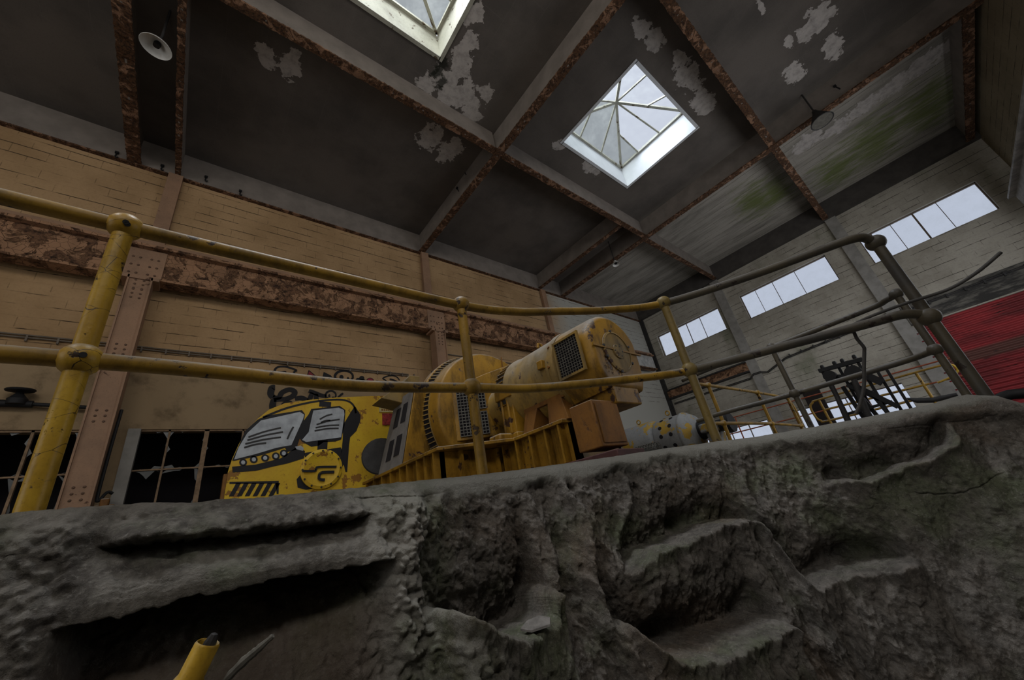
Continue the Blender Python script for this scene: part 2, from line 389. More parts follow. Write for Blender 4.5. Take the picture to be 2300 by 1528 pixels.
def ceiling_mat():
    g = G('ceiling_board'); xyz = g.sep()
    flat = g.comb(xyz[0], xyz[1], 0.0)
    def blobs(lst):
        acc = None
        for (cx, cy, rx, ry) in lst:
            mp = g.map((1 / rx, 1 / ry, 0), (-cx / rx, -cy / ry, 0), vec=flat)
            ln = g.n.new('ShaderNodeVectorMath'); ln.operation = 'LENGTH'; g.l.new(mp, ln.inputs[0])
            d = ln.outputs['Value']
            acc = d if acc is None else g.math('MINIMUM', acc, d)
        return acc
    d = g.math('ADD', blobs(PATCH), g.math('MULTIPLY', g.math('SUBTRACT', g.noise(3.6, 9, 0.66, flat), 0.5), 3.2))
    peel = g.step(d, 1.0, 0.96)
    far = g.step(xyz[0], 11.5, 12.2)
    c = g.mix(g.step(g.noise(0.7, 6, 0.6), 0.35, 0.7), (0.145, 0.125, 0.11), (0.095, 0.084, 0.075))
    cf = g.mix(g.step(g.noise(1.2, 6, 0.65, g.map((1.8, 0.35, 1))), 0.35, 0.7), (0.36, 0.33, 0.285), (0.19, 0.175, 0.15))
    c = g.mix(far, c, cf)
    m = g.math('ADD', blobs(MOULD), g.math('MULTIPLY', g.math('SUBTRACT', g.noise(2.0, 7, 0.65, g.map((3.0, 0.7, 1))), 0.5), 4.2))
    c = g.mix(g.math('MULTIPLY', g.step(m, 1.5, 0.0), 0.8), c, (0.115, 0.145, 0.03))
    b = g.n.new('ShaderNodeTexBrick'); g.l.new(g.comb(xyz[1], xyz[0], 0.0), b.inputs['Vector'])
    b.inputs['Scale'].default_value = 1.0; b.inputs['Brick Width'].default_value = 1.22; b.inputs['Row Height'].default_value = 0.61
    b.inputs['Mortar Size'].default_value = 0.006; b.offset = 0.5
    c = g.mix(g.math('MULTIPLY', b.outputs['Fac'], 0.30), c, (0.15, 0.135, 0.12))
    fr = g.math('FRACT', g.math('DIVIDE', xyz[0], 0.33))
    hor = g.step(g.math('ABSOLUTE', g.math('SUBTRACT', fr, 0.5)), 0.46, 0.485)
    vv = g.step(g.noise(1.6, 5, 0.6, g.map((2.6, 0.8, 1))), 0.42, 0.58)
    c = g.mix(g.math('MULTIPLY', g.math('MULTIPLY', hor, far), g.math('ADD', g.math('MULTIPLY', vv, 0.7), 0.15, True)), c, (0.05, 0.045, 0.036))
    bs = g.math('ADD', blobs([(3.02, 3.95, 0.16, 0.35), (3.2, 4.2, 0.12, 0.2)]), g.math('MULTIPLY', g.math('SUBTRACT', g.noise(7, 7, 0.7, flat), 0.5), 3.0))
    black = g.step(bs, 1.0, 0.5)
    c = g.mix(g.math('MULTIPLY', g.step(g.noise(40, 3, 0.7), 0.5, 0.8), 0.3), c, (0.03, 0.026, 0.024))
    pc = g.mix(g.step(g.noise(6, 6, 0.7), 0.4, 0.7), (0.46, 0.42, 0.39), (0.30, 0.275, 0.255))
    c = g.mix(peel, c, pc)
    c = g.mix(g.math('MULTIPLY', black, 0.85), c, (0.018, 0.02, 0.014))
    return g.out(c, 0.9, g.bump(g.math('ADD', g.math('MULTIPLY', peel, -1.0), g.math('MULTIPLY', g.noise(50, 3), 0.3)), 0.4, 0.006), spec=0.1)
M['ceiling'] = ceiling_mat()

# ------------------------------------------------------------------ room shell
X0, X1, Y0, Y1, ZC, ZB = -10.0, 18.15, -4.0, 9.0, 9.0, 8.24
def cells(us, vs, holes):
    out = []
    for i in range(len(us) - 1):
        for j in range(len(vs) - 1):
            cu, cv = (us[i] + us[i + 1]) / 2, (vs[j] + vs[j + 1]) / 2
            if not any(h[0] < cu < h[1] and h[2] < cv < h[3] for h in holes): out.append((us[i], us[i + 1], vs[j], vs[j + 1]))
    return out
def wall(name, axis, pos, thick, u0, u1, v0, v1, holes, mat):
    us = sorted({u0, u1} | {x for h in holes for x in h[:2] if u0 < x < u1})
    vs = sorted({v0, v1} | {x for h in holes for x in h[2:] if v0 < x < v1})
    mb = MB()
    for a, b, c, d in cells(us, vs, holes):
        if axis == 'x': mb.box((pos, a, c), (pos + thick, b, d))
        elif axis == 'y': mb.box((a, pos, c), (b, pos + thick, d))
        else: mb.box((a, c, pos), (b, d, pos + thick))
    return mb.build(name, mat, kind='structure')
SKY = [(-0.18, 2.93, 1.32, 3.74), (6.76, 9.87, 1.32, 3.74), (-7.1, -4.0, 1.32, 3.74)]  # last opening is added, unseen and unglazed, to let fill in
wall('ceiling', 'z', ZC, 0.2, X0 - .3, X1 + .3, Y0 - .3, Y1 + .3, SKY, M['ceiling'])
CL = [(0.83, 4.13), (-3.3, -0.23), (5.15, 8.4)]
LOWW = [(5.2, 8.3, 0.6, 1.68), (0.93, 4.12, 0.6, 1.72)]
wall('wall_far', 'x', X1, 0.3, Y0 - .3, Y1 + .3, 0, ZC, [(a, b, 5.88, 7.05) for a, b in CL] + LOWW + [(-3.6, -0.06, -1, 3.32)], M['wall_far'])
wall('wall_left', 'y', Y1, 0.3, X0 - .3, X1, 0, ZC, [(-0.88, 2.4, 0.5, 2.37), (-4.6, -1.45, 0.5, 2.37)], M['wall_left'])
wall('wall_right', 'y', Y0 - .3, 0.3, X0 - .3, X1, 0, ZC, [(-6.6, 2.6, 5.5, 7.3), (7.0, 16.0, 0.3, 4.5)], M['wall_right'])  # both openings added out of view for the fill lamps
wall('wall_rear', 'x', X0 - .3, 0.3, Y0, Y1, 0, ZC, [(-2, 4, 0.3, 6.1)], M['render_wall'])  # opening added out of view for the rear fill lamp

# ---- window glazing and bars
def clerestory(name, y0, y1, divs):
    z0, z1 = 5.88, 7.05
    g = MB().box((X1 + .16, y0, z0), (X1 + .165, y1, z1)).build(name, M['pane_frost'], kind='structure')
    mb = MB()
    for y, t in divs: mb.box((X1 + .13, y - t, z0), (X1 + .18, y + t, z1))
    mb.box((X1 + .12, y0, z0), (X1 + .19, y1, z0 + .03)); mb.box((X1 + .12, y0, z1 - .03), (X1 + .19, y1, z1))
    mb.box((X1 + .12, y0, z0), (X1 + .19, y0 + .03, z1)); mb.box((X1 + .12, y1 - .03, z0), (X1 + .19, y1, z1))
    mb.build('window_frame', M['framew'], g)
clerestory('window_1', 5.15, 8.4, [(6.1, .008), (6.8, .012), (7.5, .008)])
clerestory('window_2', 0.83, 4.13, [(1.95, .008), (2.8, .008), (3.5, .006)])
clerestory('window_3', -3.3, -0.23, [(-2.35, .006), (-1.75, .022), (-1.15, .008), (-0.6, .02)])
for k, (a, b, c, d) in enumerate(LOWW):
    g = MB()
    n = 4; wv = (b - a) / n
    for i in range(n):
        g.box((X1 + .16, a + i * wv, c), (X1 + .165, a + (i + 1) * wv, d))
    g = g.build('window_%d' % (4 + k), M['pane_frost'], kind='structure')
    mb = MB()
    for i in range(n + 1): mb.box((X1 + .13, a + i * wv - .015, c), (X1 + .18, a + i * wv + .015, d))
    mb.box((X1 + .13, a, d - .03), (X1 + .18, b, d)); mb.box((X1 + .13, a, c), (X1 + .18, b, c + .03))
    mb.build('window_frame', M['framew'], g)
# left windows: steel frames, broken panes, dark room behind
def broken_window(name, x0, x1, bars, seed):
    rnd = random.Random(seed)
    z0, z1, zm, yy = 0.5, 2.37, 1.68, Y1 + 0.06
    fr = MB()
    for x, t in bars: fr.box((x - t, yy - .03, z0), (x + t, yy + .03, z1))
    fr.box((x0, yy - .02, zm - .012), (x1, yy + .02, zm + .012))
    fr.box((x0, yy - .03, z1 - .03), (x1, yy + .03, z1)); fr.box((x0, yy - .03, z0), (x1, yy + .03, z0 + .04))
    f = fr.build(name, M['mullion'], kind='structure')
    xs = [x0] + [b[0] for b in bars] + [x1]
    sh = MB()
    for a, b in zip(xs[:-1], xs[1:]):
        if b - a < 0.1: continue
        for lo, hi in ((z0, zm), (zm, z1)):
            cx, cz, hw, hh = (a + b) / 2, (lo + hi) / 2, (b - a) / 2, (hi - lo) / 2
            n = 26; inner = []
            for i in range(n):
                t = 2 * math.pi * i / n
                c, s = math.cos(t), math.sin(t)
                k = min(1 / max(abs(c), 1e-6), 1 / max(abs(s), 1e-6))
                q = k * (1 - rnd.random() ** 3.0 * (0.26 if rnd.random() < .6 else .05))
                inner.append((cx + hw * c * q, cz + hh * s * q, cx + hw * c * k, cz + hh * s * k))
            for i in range(n):
                p, q = inner[i], inner[(i + 1) % n]
                sh.add([(p[0], yy, p[1]), (q[0], yy, q[1]), (q[2], yy, q[3]), (p[2], yy, p[3])], [(0, 1, 2, 3)])
    sh.build('broken_glass', M['shard'], f)
g = G('broken_glass'); M['shard'] = g.out(g.mix(g.noise(9, 4), (0.05, 0.055, 0.055), (0.13, 0.135, 0.135)), 0.3)
broken_window('window_6', -0.88, 2.4, [(-0.84, .03), (-0.345, .014), (0.185, .035), (0.75, .014), (1.3, .035), (1.85, .014)], 3)
broken_window('window_7', -4.6, -1.45, [(-3.9, .014), (-3.1, .03), (-2.5, .014), (-1.93, .016)], 5)
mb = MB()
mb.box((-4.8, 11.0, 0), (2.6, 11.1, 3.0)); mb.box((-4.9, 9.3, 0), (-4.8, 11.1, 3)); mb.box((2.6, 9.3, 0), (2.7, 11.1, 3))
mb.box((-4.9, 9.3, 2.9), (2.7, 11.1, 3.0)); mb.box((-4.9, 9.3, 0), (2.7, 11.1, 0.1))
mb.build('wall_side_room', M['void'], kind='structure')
MB().box((-0.88, 8.94, 0), (-0.72, 9.12, 2.37)).build('trim_1', M['pier'], kind='structure')     # pale jamb beside the column
# corrugated red roller shutter
def shutter(u, v):
    z = 3.32 * v
    return (X1 + 0.10 + 0.035 * math.sin(2 * math.pi * z / 0.135), -3.6 + 3.54 * u, z)
g = G('red_shutter_paint'); xyz = g.sep()
c = g.mix(g.step(g.noise(1.2, 6, 0.65, g.map((1, 0.5, 2.0))), 0.4, 0.66), (0.34, 0.04, 0.045), (0.17, 0.03, 0.032))
band = g.math('MULTIPLY', g.step(xyz[2], 1.75, 1.85), g.step(xyz[2], 2.2, 2.08))
c = g.mix(g.math('MULTIPLY', band, 0.8), c, (0.09, 0.065, 0.05))
c = g.mix(g.step(g.noise(5, 8, 0.7, g.map((1, 0.35, 3))), 0.60, 0.66), c, (0.03, 0.02, 0.018))
M['shutter'] = g.out(c, 0.6)
MB().sheet(shutter, 2, 312).build('door_1', M['shutter'], kind='structure', angle=80)
MB().box((X1 - .02, -0.06, 0), (X1 + .06, 0.0, 3.35)).build('trim_2', M['dark'], kind='structure')
mb = MB()
for i in range(12): mb.box((X1 - .02, -0.14 - .06 * (i % 2), i * .28), (X1 + .06, -0.05, i * .28 + .24))
mb.build('trim_3', M['pier'], kind='structure', bevel=.01)
g = G('sooty_lintel'); M['soot'] = g.out(g.mix(g.step(g.noise(3, 7, 0.7, g.map((1, 0.4, 2))), 0.4, 0.6), (0.035, 0.033, 0.03), (0.15, 0.14, 0.12)), 0.8)
MB().box((X1 - .03, -4, 3.36), (X1, -0.1, 4.1)).build('trim_4', M['soot'], kind='structure')
# concrete piers on the far wall, corner steel
for k, (a, b) in enumerate(((-0.08, 0.27), (4.62, 4.98))):
    MB().box((X1 - .12, a, 0), (X1, b, ZB)).build('trim_%d' % (5 + k), M['pier'], kind='structure')
MB().box((X1 - .12, 8.80, 0), (X1, 9.0, ZB)).build('trim_7', M['dark'], kind='structure')
MB().box((17.95, -4, ZB), (X1, 9, ZC)).build('trim_8', M['shadowpaint'], kind='structure')

# ------------------------------------------------------------------ pit edge (mud-encrusted upstand round the pit)
CP = [(-1.7,1.35),(-1.0,1.50),(-.28,1.52),(.4,1.53),(1.07,1.52),(1.62,1.37),(2.05,1.18),(2.37,.95),(2.66,.46),(2.80,.12),(2.93,-.10),(3.0,-.5),
      (2.85,-1.2),(2.3,-2.0),(1.0,-2.5),(-.6,-2.4),(-1.8,-1.6),(-2.25,-.3),(-2.2,.8)]
def rim_curve(n=4000):
    P = np.array(CP, float); m = len(P); out = []
    for i in range(m):
        p0, p1, p2, p3 = P[i - 1], P[i], P[(i + 1) % m], P[(i + 2) % m]
        t = np.linspace(0, 1, 200, endpoint=False)[:, None]
        out.append(.5 * ((2*p1) + (-p0+p2)*t + (2*p0-5*p1+4*p2-p3)*t**2 + (-p0+3*p1-3*p2+p3)*t**3))
    Q = np.concatenate(out); Q = np.vstack([Q, Q[:1]])
    L = np.concatenate([[0], np.cumsum(np.hypot(*np.diff(Q, axis=0).T))])
    s = np.linspace(0, L[-1], n, endpoint=False)
    C = np.stack([np.interp(s, L, Q[:, 0]), np.interp(s, L, Q[:, 1])], 1)
    T = np.roll(C, -3, 0) - np.roll(C, 3, 0); k = np.ones(61) / 61
    T = np.stack([np.convolve(np.concatenate([T[-30:, j], T[:, j], T[:30, j]]), k, 'valid') for j in (0, 1)], 1)
    T /= np.hypot(T[:, 0], T[:, 1])[:, None]
    return s, C, np.stack([T[:, 1], -T[:, 0]], 1), L[-1]
RS, RC, RN, RL = rim_curve()
_rng = np.random.RandomState(11)
_tab = _rng.rand(512, 512); _tx = _rng.rand(512, 512); _ty = _rng.rand(512, 512)
def vn(x, y):
    xi = np.floor(x).astype(int); yi = np.floor(y).astype(int); fx = x - xi; fy = y - yi
    fx = fx*fx*fx*(fx*(fx*6-15)+10); fy = fy*fy*fy*(fy*(fy*6-15)+10)
    a = _tab[xi & 511, yi & 511]; b = _tab[(xi+1) & 511, yi & 511]; c = _tab[xi & 511, (yi+1) & 511]; d = _tab[(xi+1) & 511, (yi+1) & 511]
    return (a*(1-fx)+b*fx)*(1-fy) + (c*(1-fx)+d*fx)*fy - .5
def worley(x, y):
    xi = np.floor(x).astype(int); yi = np.floor(y).astype(int); best = np.full(x.shape, 9.0)
    for dx in (-1, 0, 1):
        for dy in (-1, 0, 1):
            a = (xi+dx) & 511; b = (yi+dy) & 511
            best = np.minimum(best, (xi+dx+_tx[a, b]-x)**2 + (yi+dy+_ty[a, b]-y)**2)
    return np.sqrt(best)
def fbm(x, y, f, o=4, g=.55):
    r = 0; a = 1.0
    for i in range(o):
        r = r + a * vn(x*f+17.3*i, y*f+5.1*i); f *= 2.03; a *= g
    return r
def sst(x, a, b):
    t = np.clip((x-a)/(b-a), 0, 1); return t*t*(3-2*t)
def win(s, a, b, e): return sst(s, a-e, a+e) * (1-sst(s, b-e, b+e))
ZR_S = [0,1.40,1.54,1.71,1.99,2.47,3.05,3.87,4.20,4.41,4.83,5.19,5.34,5.43,5.49,5.6,5.9,7,15.3]
ZR_Z = [.195,.195,.196,.185,.178,.179,.178,.178,.168,.150,.137,.132,.144,.113,.06,.05,.12,.15,.195]
def pit_disp(s, z, zr):
    t = zr - z
    wob = .018*vn(s*9, z*9+3) + .010*vn(s*23, z*23)
    dzz = 0*s; rimm = 0*s
    mid = sst(s, 2.05, 2.45)
    right = sst(s, 4.3, 4.9)
    # slow folds and drips, then lumps
    wx = s + .05*fbm(s, z, 4, 2); wz = z + .05*fbm(s+9, z, 4, 2)
    d = .045*fbm(wx, wz*.75, 4, 3) + (.016+.012*mid-.010*right)*fbm(wx*1.25, wz*.8, 13, 4, .52)
    bub = .55 - worley(s*42 + .5*vn(s*20, z*20), z*42)
    bub2 = .55 - worley(s*24 + .6*vn(s*12, z*12)+3, z*18)
    crest = np.abs(fbm(wx*.9+wz*.5, wz*.7-.4*wx, 11, 4, .55))
    d += mid * (1-.6*right) * (.018*(.3-crest)*2 + .012*bub2)
    d += mid * (1-.5*right) * .012*np.abs(fbm(s-.25*z, z*.35+.2*s, 26, 3))
    # left: knobbly mound
    lm = win(s, .9, 1.56, .05)
    d += lm*(.05*sst(t, .0, .1) + .015*bub + .012*bub2 + .02*fbm(s, z, 12, 3))
    # left: overhanging crust ledge, smooth girder-like band and hollow beneath it
    wl = win(s, 1.60, 2.20, .035)
    zt = .150; zu = np.interp(s, [1.58,1.684,1.82,1.98,2.157], [.086,.080,.071,.066,.070]) + wob*.5
    u = np.clip((zt-z)/(zt-zu), 0, 1)
    ledge = (z > zu) * (.080*np.sin(np.pi*np.clip(u,0,1)*.5)**1.2*np.sqrt(np.clip(1-u**8, 0, 1)) + .014*bub*(u > 0) + .012*fbm(s, z, 20, 2)*(u > 0))
    notch = (z <= zu) * np.exp(-(zu-z)/.020) * (-.06)
    zb = np.interp(s, [1.60,1.672,1.745,1.828,1.922,2.028,2.123,2.213], [-.062,-.063,-.058,-.058,-.06,-.066,-.068,-.07]) + wob*.35
    ub = np.clip((zu-.02-z)/(zu-.02-zb), 0, 1)
    band = (z <= zu)*(z > zb)*(.085*np.sin(np.pi*(.08+.62*ub)))
    hol = (z <= zb)*(-.26*np.exp(-np.clip(zb-z, 0, 9)/.10))
    wb = win(s, 1.575, 2.235, .03)
    calm = wb*(z <= zu)*(z > zb)
    d = d*(1-.88*calm) + wl*(ledge + notch) + wb*(band + hol)
    comb = (np.sin(s*430 + 3*vn(s*40, z*8))*.0010 + .0020*vn(s*150, z*14))*win(s, 1.58, 1.76, .03)*sst(zu-z, .05, .12) + .0018*vn(s*6, z*190) + .0013*vn(s*14, z*420) + .003*vn(s*9, z*50)
    d += calm*comb
    # bumpy diagonal ridge
    c = np.interp(-z, [-.2,-.122,.012,.126,.24,.384,.8], [2.34,2.33,2.34,2.27,2.30,2.36,2.5])
    rd = np.exp(-((s-c)/(.12+.16*np.clip(-z-.02, 0, .4)))**2) * sst(t, .0, .12)
    d += rd*(.10 + .030*bub + .020*bub2)
    fine = (1-calm)*(.0032*bub + .0045*fbm(s, z, 55, 3))
    # scalloped lips standing out of the crust: a hollow behind, a raised rim, a proud flank below
    def lip(pts, a, fall, e, rec=0.0, rl=.1, rise=.018, rim=.024, lift=.036):
        nonlocal d, dzz, rimm
        ps = [p[0] for p in pts]; pz = [p[1] for p in pts]
        zl = np.interp(s, ps, pz) + wob*.9
        wn = win(s, ps[0], ps[-1], e)
        below = sst(zl - z, -rise, rise)
        up = np.clip(z-zl, 0, 9)
        dzz = dzz + wn*lift*(1+.5*vn(s*16, z*0+2))*(below*np.exp(-((zl-z)/.03)**2))
        rimm = np.maximum(rimm, wn*np.exp(-((zl-z)/.05)**2))
        d = d + wn*(below*(a*np.exp(-np.clip(zl-z, 0, 9)/fall) + rim*np.exp(-((zl-z-.012)/.016)**2)) - (1-below)*rec*np.exp(-(up/rl)**1.6))
    lip([(2.36,-.235),(2.42,-.279),(2.515,-.339),(2.627,-.388),(2.774,-.398),(2.84,-.372),(2.86,-.31),(2.90,-.285)], .15, .6, .03, .19, .17, lift=.045)
    lip([(3.34,-.31),(3.45,-.271),(3.608,-.275),(3.797,-.242),(4.008,-.222),(4.11,-.262),(4.16,-.385),(4.206,-.485),(4.26,-.509),(4.386,-.497),(4.542,-.481),(4.72,-.468)], .11, .28, .05, .15, .13)
    lip([(3.19,-.46),(3.234,-.528),(3.27,-.565),(3.338,-.586),(3.51,-.604),(3.719,-.599),(3.95,-.60)], .12, .6, .05, .20, .14)
    lip([(4.62,-.13),(4.73,-.166),(4.898,-.133),(5.028,-.11),(5.108,-.07),(5.15,-.03),(5.17,.03)], .07, .14, .04, .14, .085, rim=.028)
    for hs, hz, rs, rz, a in ((3.81,-.19,.08,.05,.08),(4.53,-.43,.12,.05,.10),(3.47,-.54,.11,.05,.10),(4.81,-.085,.09,.03,.05),(3.2,.055,.03,.014,.04),(4.08,-.30,.02,.03,.06),(3.06,-.15,.05,.08,.05),(3.02,-.35,.04,.14,.07)):
        d = d - a*np.exp(-((s-hs)/rs)**2-((z-hz)/rz)**2)
    # sinewy strands hanging between the pockets
    for pts, a, wd in ([(3.16,.08),(3.2,-.1),(3.12,-.3),(3.16,-.6)], .05, .035), ([(2.95,.05),(2.98,-.15),(2.93,-.3)], .04, .03), ([(3.55,.06),(3.50,-.05),(3.40,-.16),(3.34,-.30)], .04, .03), ([(4.25,.03),(4.2,-.1),(4.24,-.25)], .03, .03):
        zs = [-p[1] for p in pts]; cc = np.interp(-z, zs, [p[0] for p in pts]) + .03*vn(z*9, s*3)
        d = d + a*np.exp(-((s-cc)/wd)**2)*sst(-z, zs[0]-.06, zs[0]+.04)*(1-sst(-z, zs[-1]-.05, zs[-1]+.1))
    # long cracks below the smooth coping
    for pts in ([(2.2,.135),(2.45,.115),(2.75,.132),(3.1,.128)], [(4.75,.07),(5.0,.055),(5.2,.03),(5.3,.02),(5.42,.05)], [(4.9,-.22),(5.05,-.25),(5.2,-.2)]):
        zl = np.interp(s, [p[0] for p in pts], [p[1] for p in pts]) + wob*.7
        d = d - win(s, pts[0][0], pts[-1][0], .04)*.012*np.exp(-((z-zl)/.0025)**2)
    # smooth coping on the middle and right
    lo = .09 + .05*fbm(s, z*0, 6, 3)
    sm = (1-sst(t, lo-.03, lo+.03))*sst(s, 2.25, 2.5)
    d = (d + fine*(1-.6*rimm))*(1-.93*sm) + .03*sm
    return d, dzz
def build_pit():
    ss = np.concatenate([np.arange(0, 1.3, .03), np.arange(1.3, 5.62, .0036), np.arange(5.62, RL-.01, .04)])
    nc = len(ss)
    C = np.stack([np.interp(ss, RS, RC[:, i]) for i in (0, 1)], 1)
    N = np.stack([np.interp(ss, RS, RN[:, i]) for i in (0, 1)], 1)
    zr = np.interp(ss, ZR_S, ZR_Z)
    rows = []
    for o, dz in ((-.12, -.30), (-.11, -.05), (-.09, -.012), (-.06, 0.0), (-.02, 0.0), (.01, 0.0)): rows.append((o, dz, 0.0))
    for i in range(1, 9):
        a = math.pi/2*i/8; rows.append((.02+.04*math.sin(a), -.04+.04*math.cos(a), i/8))
    for k in np.arange(.043, 1.0, .0028): rows.append((None, -k, 1.0))
    for k in np.arange(1.0, 1.62, .06): rows.append((None, -k, 1.0))
    R = len(rows)
    Vv = np.zeros((R, nc, 3))
    S2, D2 = np.meshgrid(ss, [r[1] for r in rows])
    Z2 = zr[None, :] + D2
    disp, dzz = pit_disp(S2, Z2, zr[None, :])
    k = np.array([r[2] for r in rows])[:, None]
    offb = np.array([r[0] if r[0] is not None else .06 + .32*(-r[1]-.04) for r in rows])[:, None]
    top = .008*fbm(S2, D2*3, 12, 4)*(S2 < 2.4) + .002*fbm(S2, D2, 30, 3)
    off = offb + disp*k
    Vv[..., 0] = C[None, :, 0] + N[None, :, 0]*off
    Vv[..., 1] = C[None, :, 1] + N[None, :, 1]*off
    Vv[..., 2] = Z2 + top*(1-k*.7)*(D2 > -.2) + k*(dzz + .010*vn(S2*60, off*60)*(D2 < -.1))
    me = bpy.data.meshes.new('wall_pit')
    idx = np.arange(R*nc).reshape(R, nc); nx = np.roll(idx, -1, 1)
    F = np.stack([idx[:-1], idx[1:], nx[1:], nx[:-1]], -1).reshape(-1, 4)
    me.vertices.add(R*nc); me.vertices.foreach_set('co', Vv.reshape(-1))
    me.loops.add(F.size); me.loops.foreach_set('vertex_index', F.reshape(-1).astype(np.int32))
    me.polygons.add(len(F)); me.polygons.foreach_set('loop_start', (np.arange(len(F))*4).astype(np.int32))
    me.update(calc_edges=True); me.validate()
    me.polygons.foreach_set('use_smooth', np.ones(len(F), bool))
    g = G('mud_crust'); xyz = g.sep()
    n = g.noise(2.2, 7, 0.62); n2 = g.noise(9, 7, 0.65); n3 = g.noise(1.3, 5, 0.6, g.map(loc=(7, 3, 1)))
    c = g.mix(g.step(n2, 0.3, 0.7), (0.205, 0.185, 0.163), (0.085, 0.076, 0.066))
    c = g.mix(g.math('MULTIPLY', g.step(n, 0.48, 0.66), 0.7), c, (0.12, 0.138, 0.078))
    c = g.mix(g.math('MULTIPLY', g.step(n3, 0.5, 0.66), 0.75), c, (0.135, 0.10, 0.072))
    c = g.mix(g.math('MULTIPLY', g.step(g.noise(34, 6, 0.75), 0.46, 0.66), 0.55), c, (0.04, 0.036, 0.031))
    c = g.mix(g.math('MULTIPLY', g.step(g.noise(75, 4, 0.7, g.map(loc=(4, 1, 2))), 0.54, 0.7), 0.4), c, (0.33, 0.31, 0.28))
    sx = g.sep()
    cop = g.math('MULTIPLY', g.step(g.math('ADD', sx[2], g.math('MULTIPLY', g.math('SUBTRACT', n2, 0.5), 0.12)), 0.075, 0.11), g.step(sx[0], 0.55, 0.9))
    c = g.mix(g.math('MULTIPLY', cop, 0.8), c, (0.26, 0.255, 0.225))
    rid = g.math('MULTIPLY', g.step(sx[0], 0.36, 0.54), g.step(sx[0], 0.84, 0.66))
    c = g.mix(g.math('MULTIPLY', rid, g.math('MULTIPLY', g.step(n2, 0.66, 0.4), 0.6)), c, (0.30, 0.29, 0.255))
    low = g.math('MULTIPLY', g.step(sx[2], -0.12, -0.2), g.step(sx[0], 0.6, 0.4))
    c = g.mix(g.math('MULTIPLY', low, 0.55), c, (0.12, 0.085, 0.06))
    leftm = g.math('MULTIPLY', g.step(sx[0], 0.75, 0.35), g.step(sx[2], -0.13, -0.1))
    c = g.mix(g.math('MULTIPLY', leftm, g.math('MULTIPLY', g.step(n2, 0.62, 0.42), 0.35)), c, (0.29, 0.275, 0.235))
    h = g.math('ADD', g.noise(40, 7, 0.72), g.math('MULTIPLY', g.noise(150, 4, 0.65), 0.4))
    me.materials.append(g.out(c, 0.9, g.bump(h, 0.9, 0.014), spec=0.2))
    o = bpy.data.objects.new('wall_pit', me); COL.objects.link(o)
    o['kind'] = 'structure'; o['label'] = 'grey mud-encrusted pit wall with scalloped pockets and a rounded rim'
    # floors: hall floor with the pit cut out, pit bottom
    ring = [(C[i, 0]-N[i, 0]*.11, C[i, 1]-N[i, 1]*.11) for i in range(0, nc, 12)]
    import bmesh
    bm = bmesh.new()
    vi = [bm.verts.new((x, y, 0)) for x, y in ring]
    vo = [bm.verts.new(p) for p in ((X0-.3, Y0-.3, 0), (X1+.3, Y0-.3, 0), (X1+.3, Y1+.3, 0), (X0-.3, Y1+.3, 0))]
    e = [bm.edges.new((vi[i], vi[(i+1) % len(vi)])) for i in range(len(vi))] + [bm.edges.new((vo[i], vo[(i+1) % 4])) for i in range(4)]
    bmesh.ops.triangle_fill(bm, use_beauty=True, use_dissolve=False, edges=e)
    fm = bpy.data.meshes.new('floor'); bm.to_mesh(fm); bm.free(); fm.materials.append(M['floor'])
    fo = bpy.data.objects.new('floor', fm); COL.objects.link(fo); fo['kind'] = 'structure'
    MB().box((-2.8, -3.0, -1.5), (3.6, 2.0, -1.4)).build('floor_pit', M['floor'], kind='structure')
build_pit()

# ------------------------------------------------------------------ skylights
def skylight(name, r, label):
    x0, x1, y0, y1 = r; zt = 9.78; za = 10.45
    t = thing(name, label, 'skylight', ((x0+x1)/2, (y0+y1)/2, ZC))
    sh = MB(); e = .06
    sh.box((x0-e, y0-e, ZC-.02), (x0+.02, y1+e, zt)); sh.box((x1-.02, y0-e, ZC-.02), (x1+e, y1+e, zt))
    sh.box((x0, y0-e, ZC-.02), (x1, y0+.02, zt)); sh.box((x0, y1-.02, ZC-.02), (x1, y1+e, zt))
    sh.build('curb', M['whiteshaft' if x0 > 5 else 'cream'], t)
    i = .05
    cs = [V((x0+i, y0+i, zt)), V((x1-i, y0+i, zt)), V((x1-i, y1-i, zt)), V((x0+i, y1-i, zt))]
    ap = V(((x0+x1)/2, (y0+y1)/2, za))
    fr = MB()
    for k in range(4): fr.bar(cs[k], cs[(k+1) % 4], .07, .07)
    fr.build('sill_frame', M['cream'], t)
    hp = MB()
    for k in range(4): hp.bar(cs[k], ap, .07, .06)
    build_each(hp, 'hip_bar', M['cream'], t)
    gb = MB(); clean = MB(); dirty = MB()
    for k in range(4):
        a, b = cs[k], cs[(k+1) % 4]
        m1, m2 = a.lerp(b, .36), a.lerp(b, .70)
        h1, h2 = a.lerp(ap, .62), b.lerp(ap, .55)
        gb.bar(m1, ap, .045, .04); gb.bar(m2, h2, .045, .04)
        (dirty if k in (2, 3) else clean).add([a, m1, ap], [(0, 1, 2)])
        (dirty if k == 2 else clean).add([m1, m2, h2, ap], [(0, 1, 2, 3)])
        (dirty if k in (1, 2) else clean).add([m2, b, h2], [(0, 1, 2)])
    build_each(gb, 'glazing_bar', M['cream'], t)
    clean.build('clear_glass', M['pane'], t); dirty.build('dirty_glass', M['pane_dirty'], t)
skylight('skylight', SKY[1], 'bright whole pyramid roof light with white shaft walls')
skylight('skylight', SKY[0], 'cream framed pyramid roof light cut off by the top of the picture')

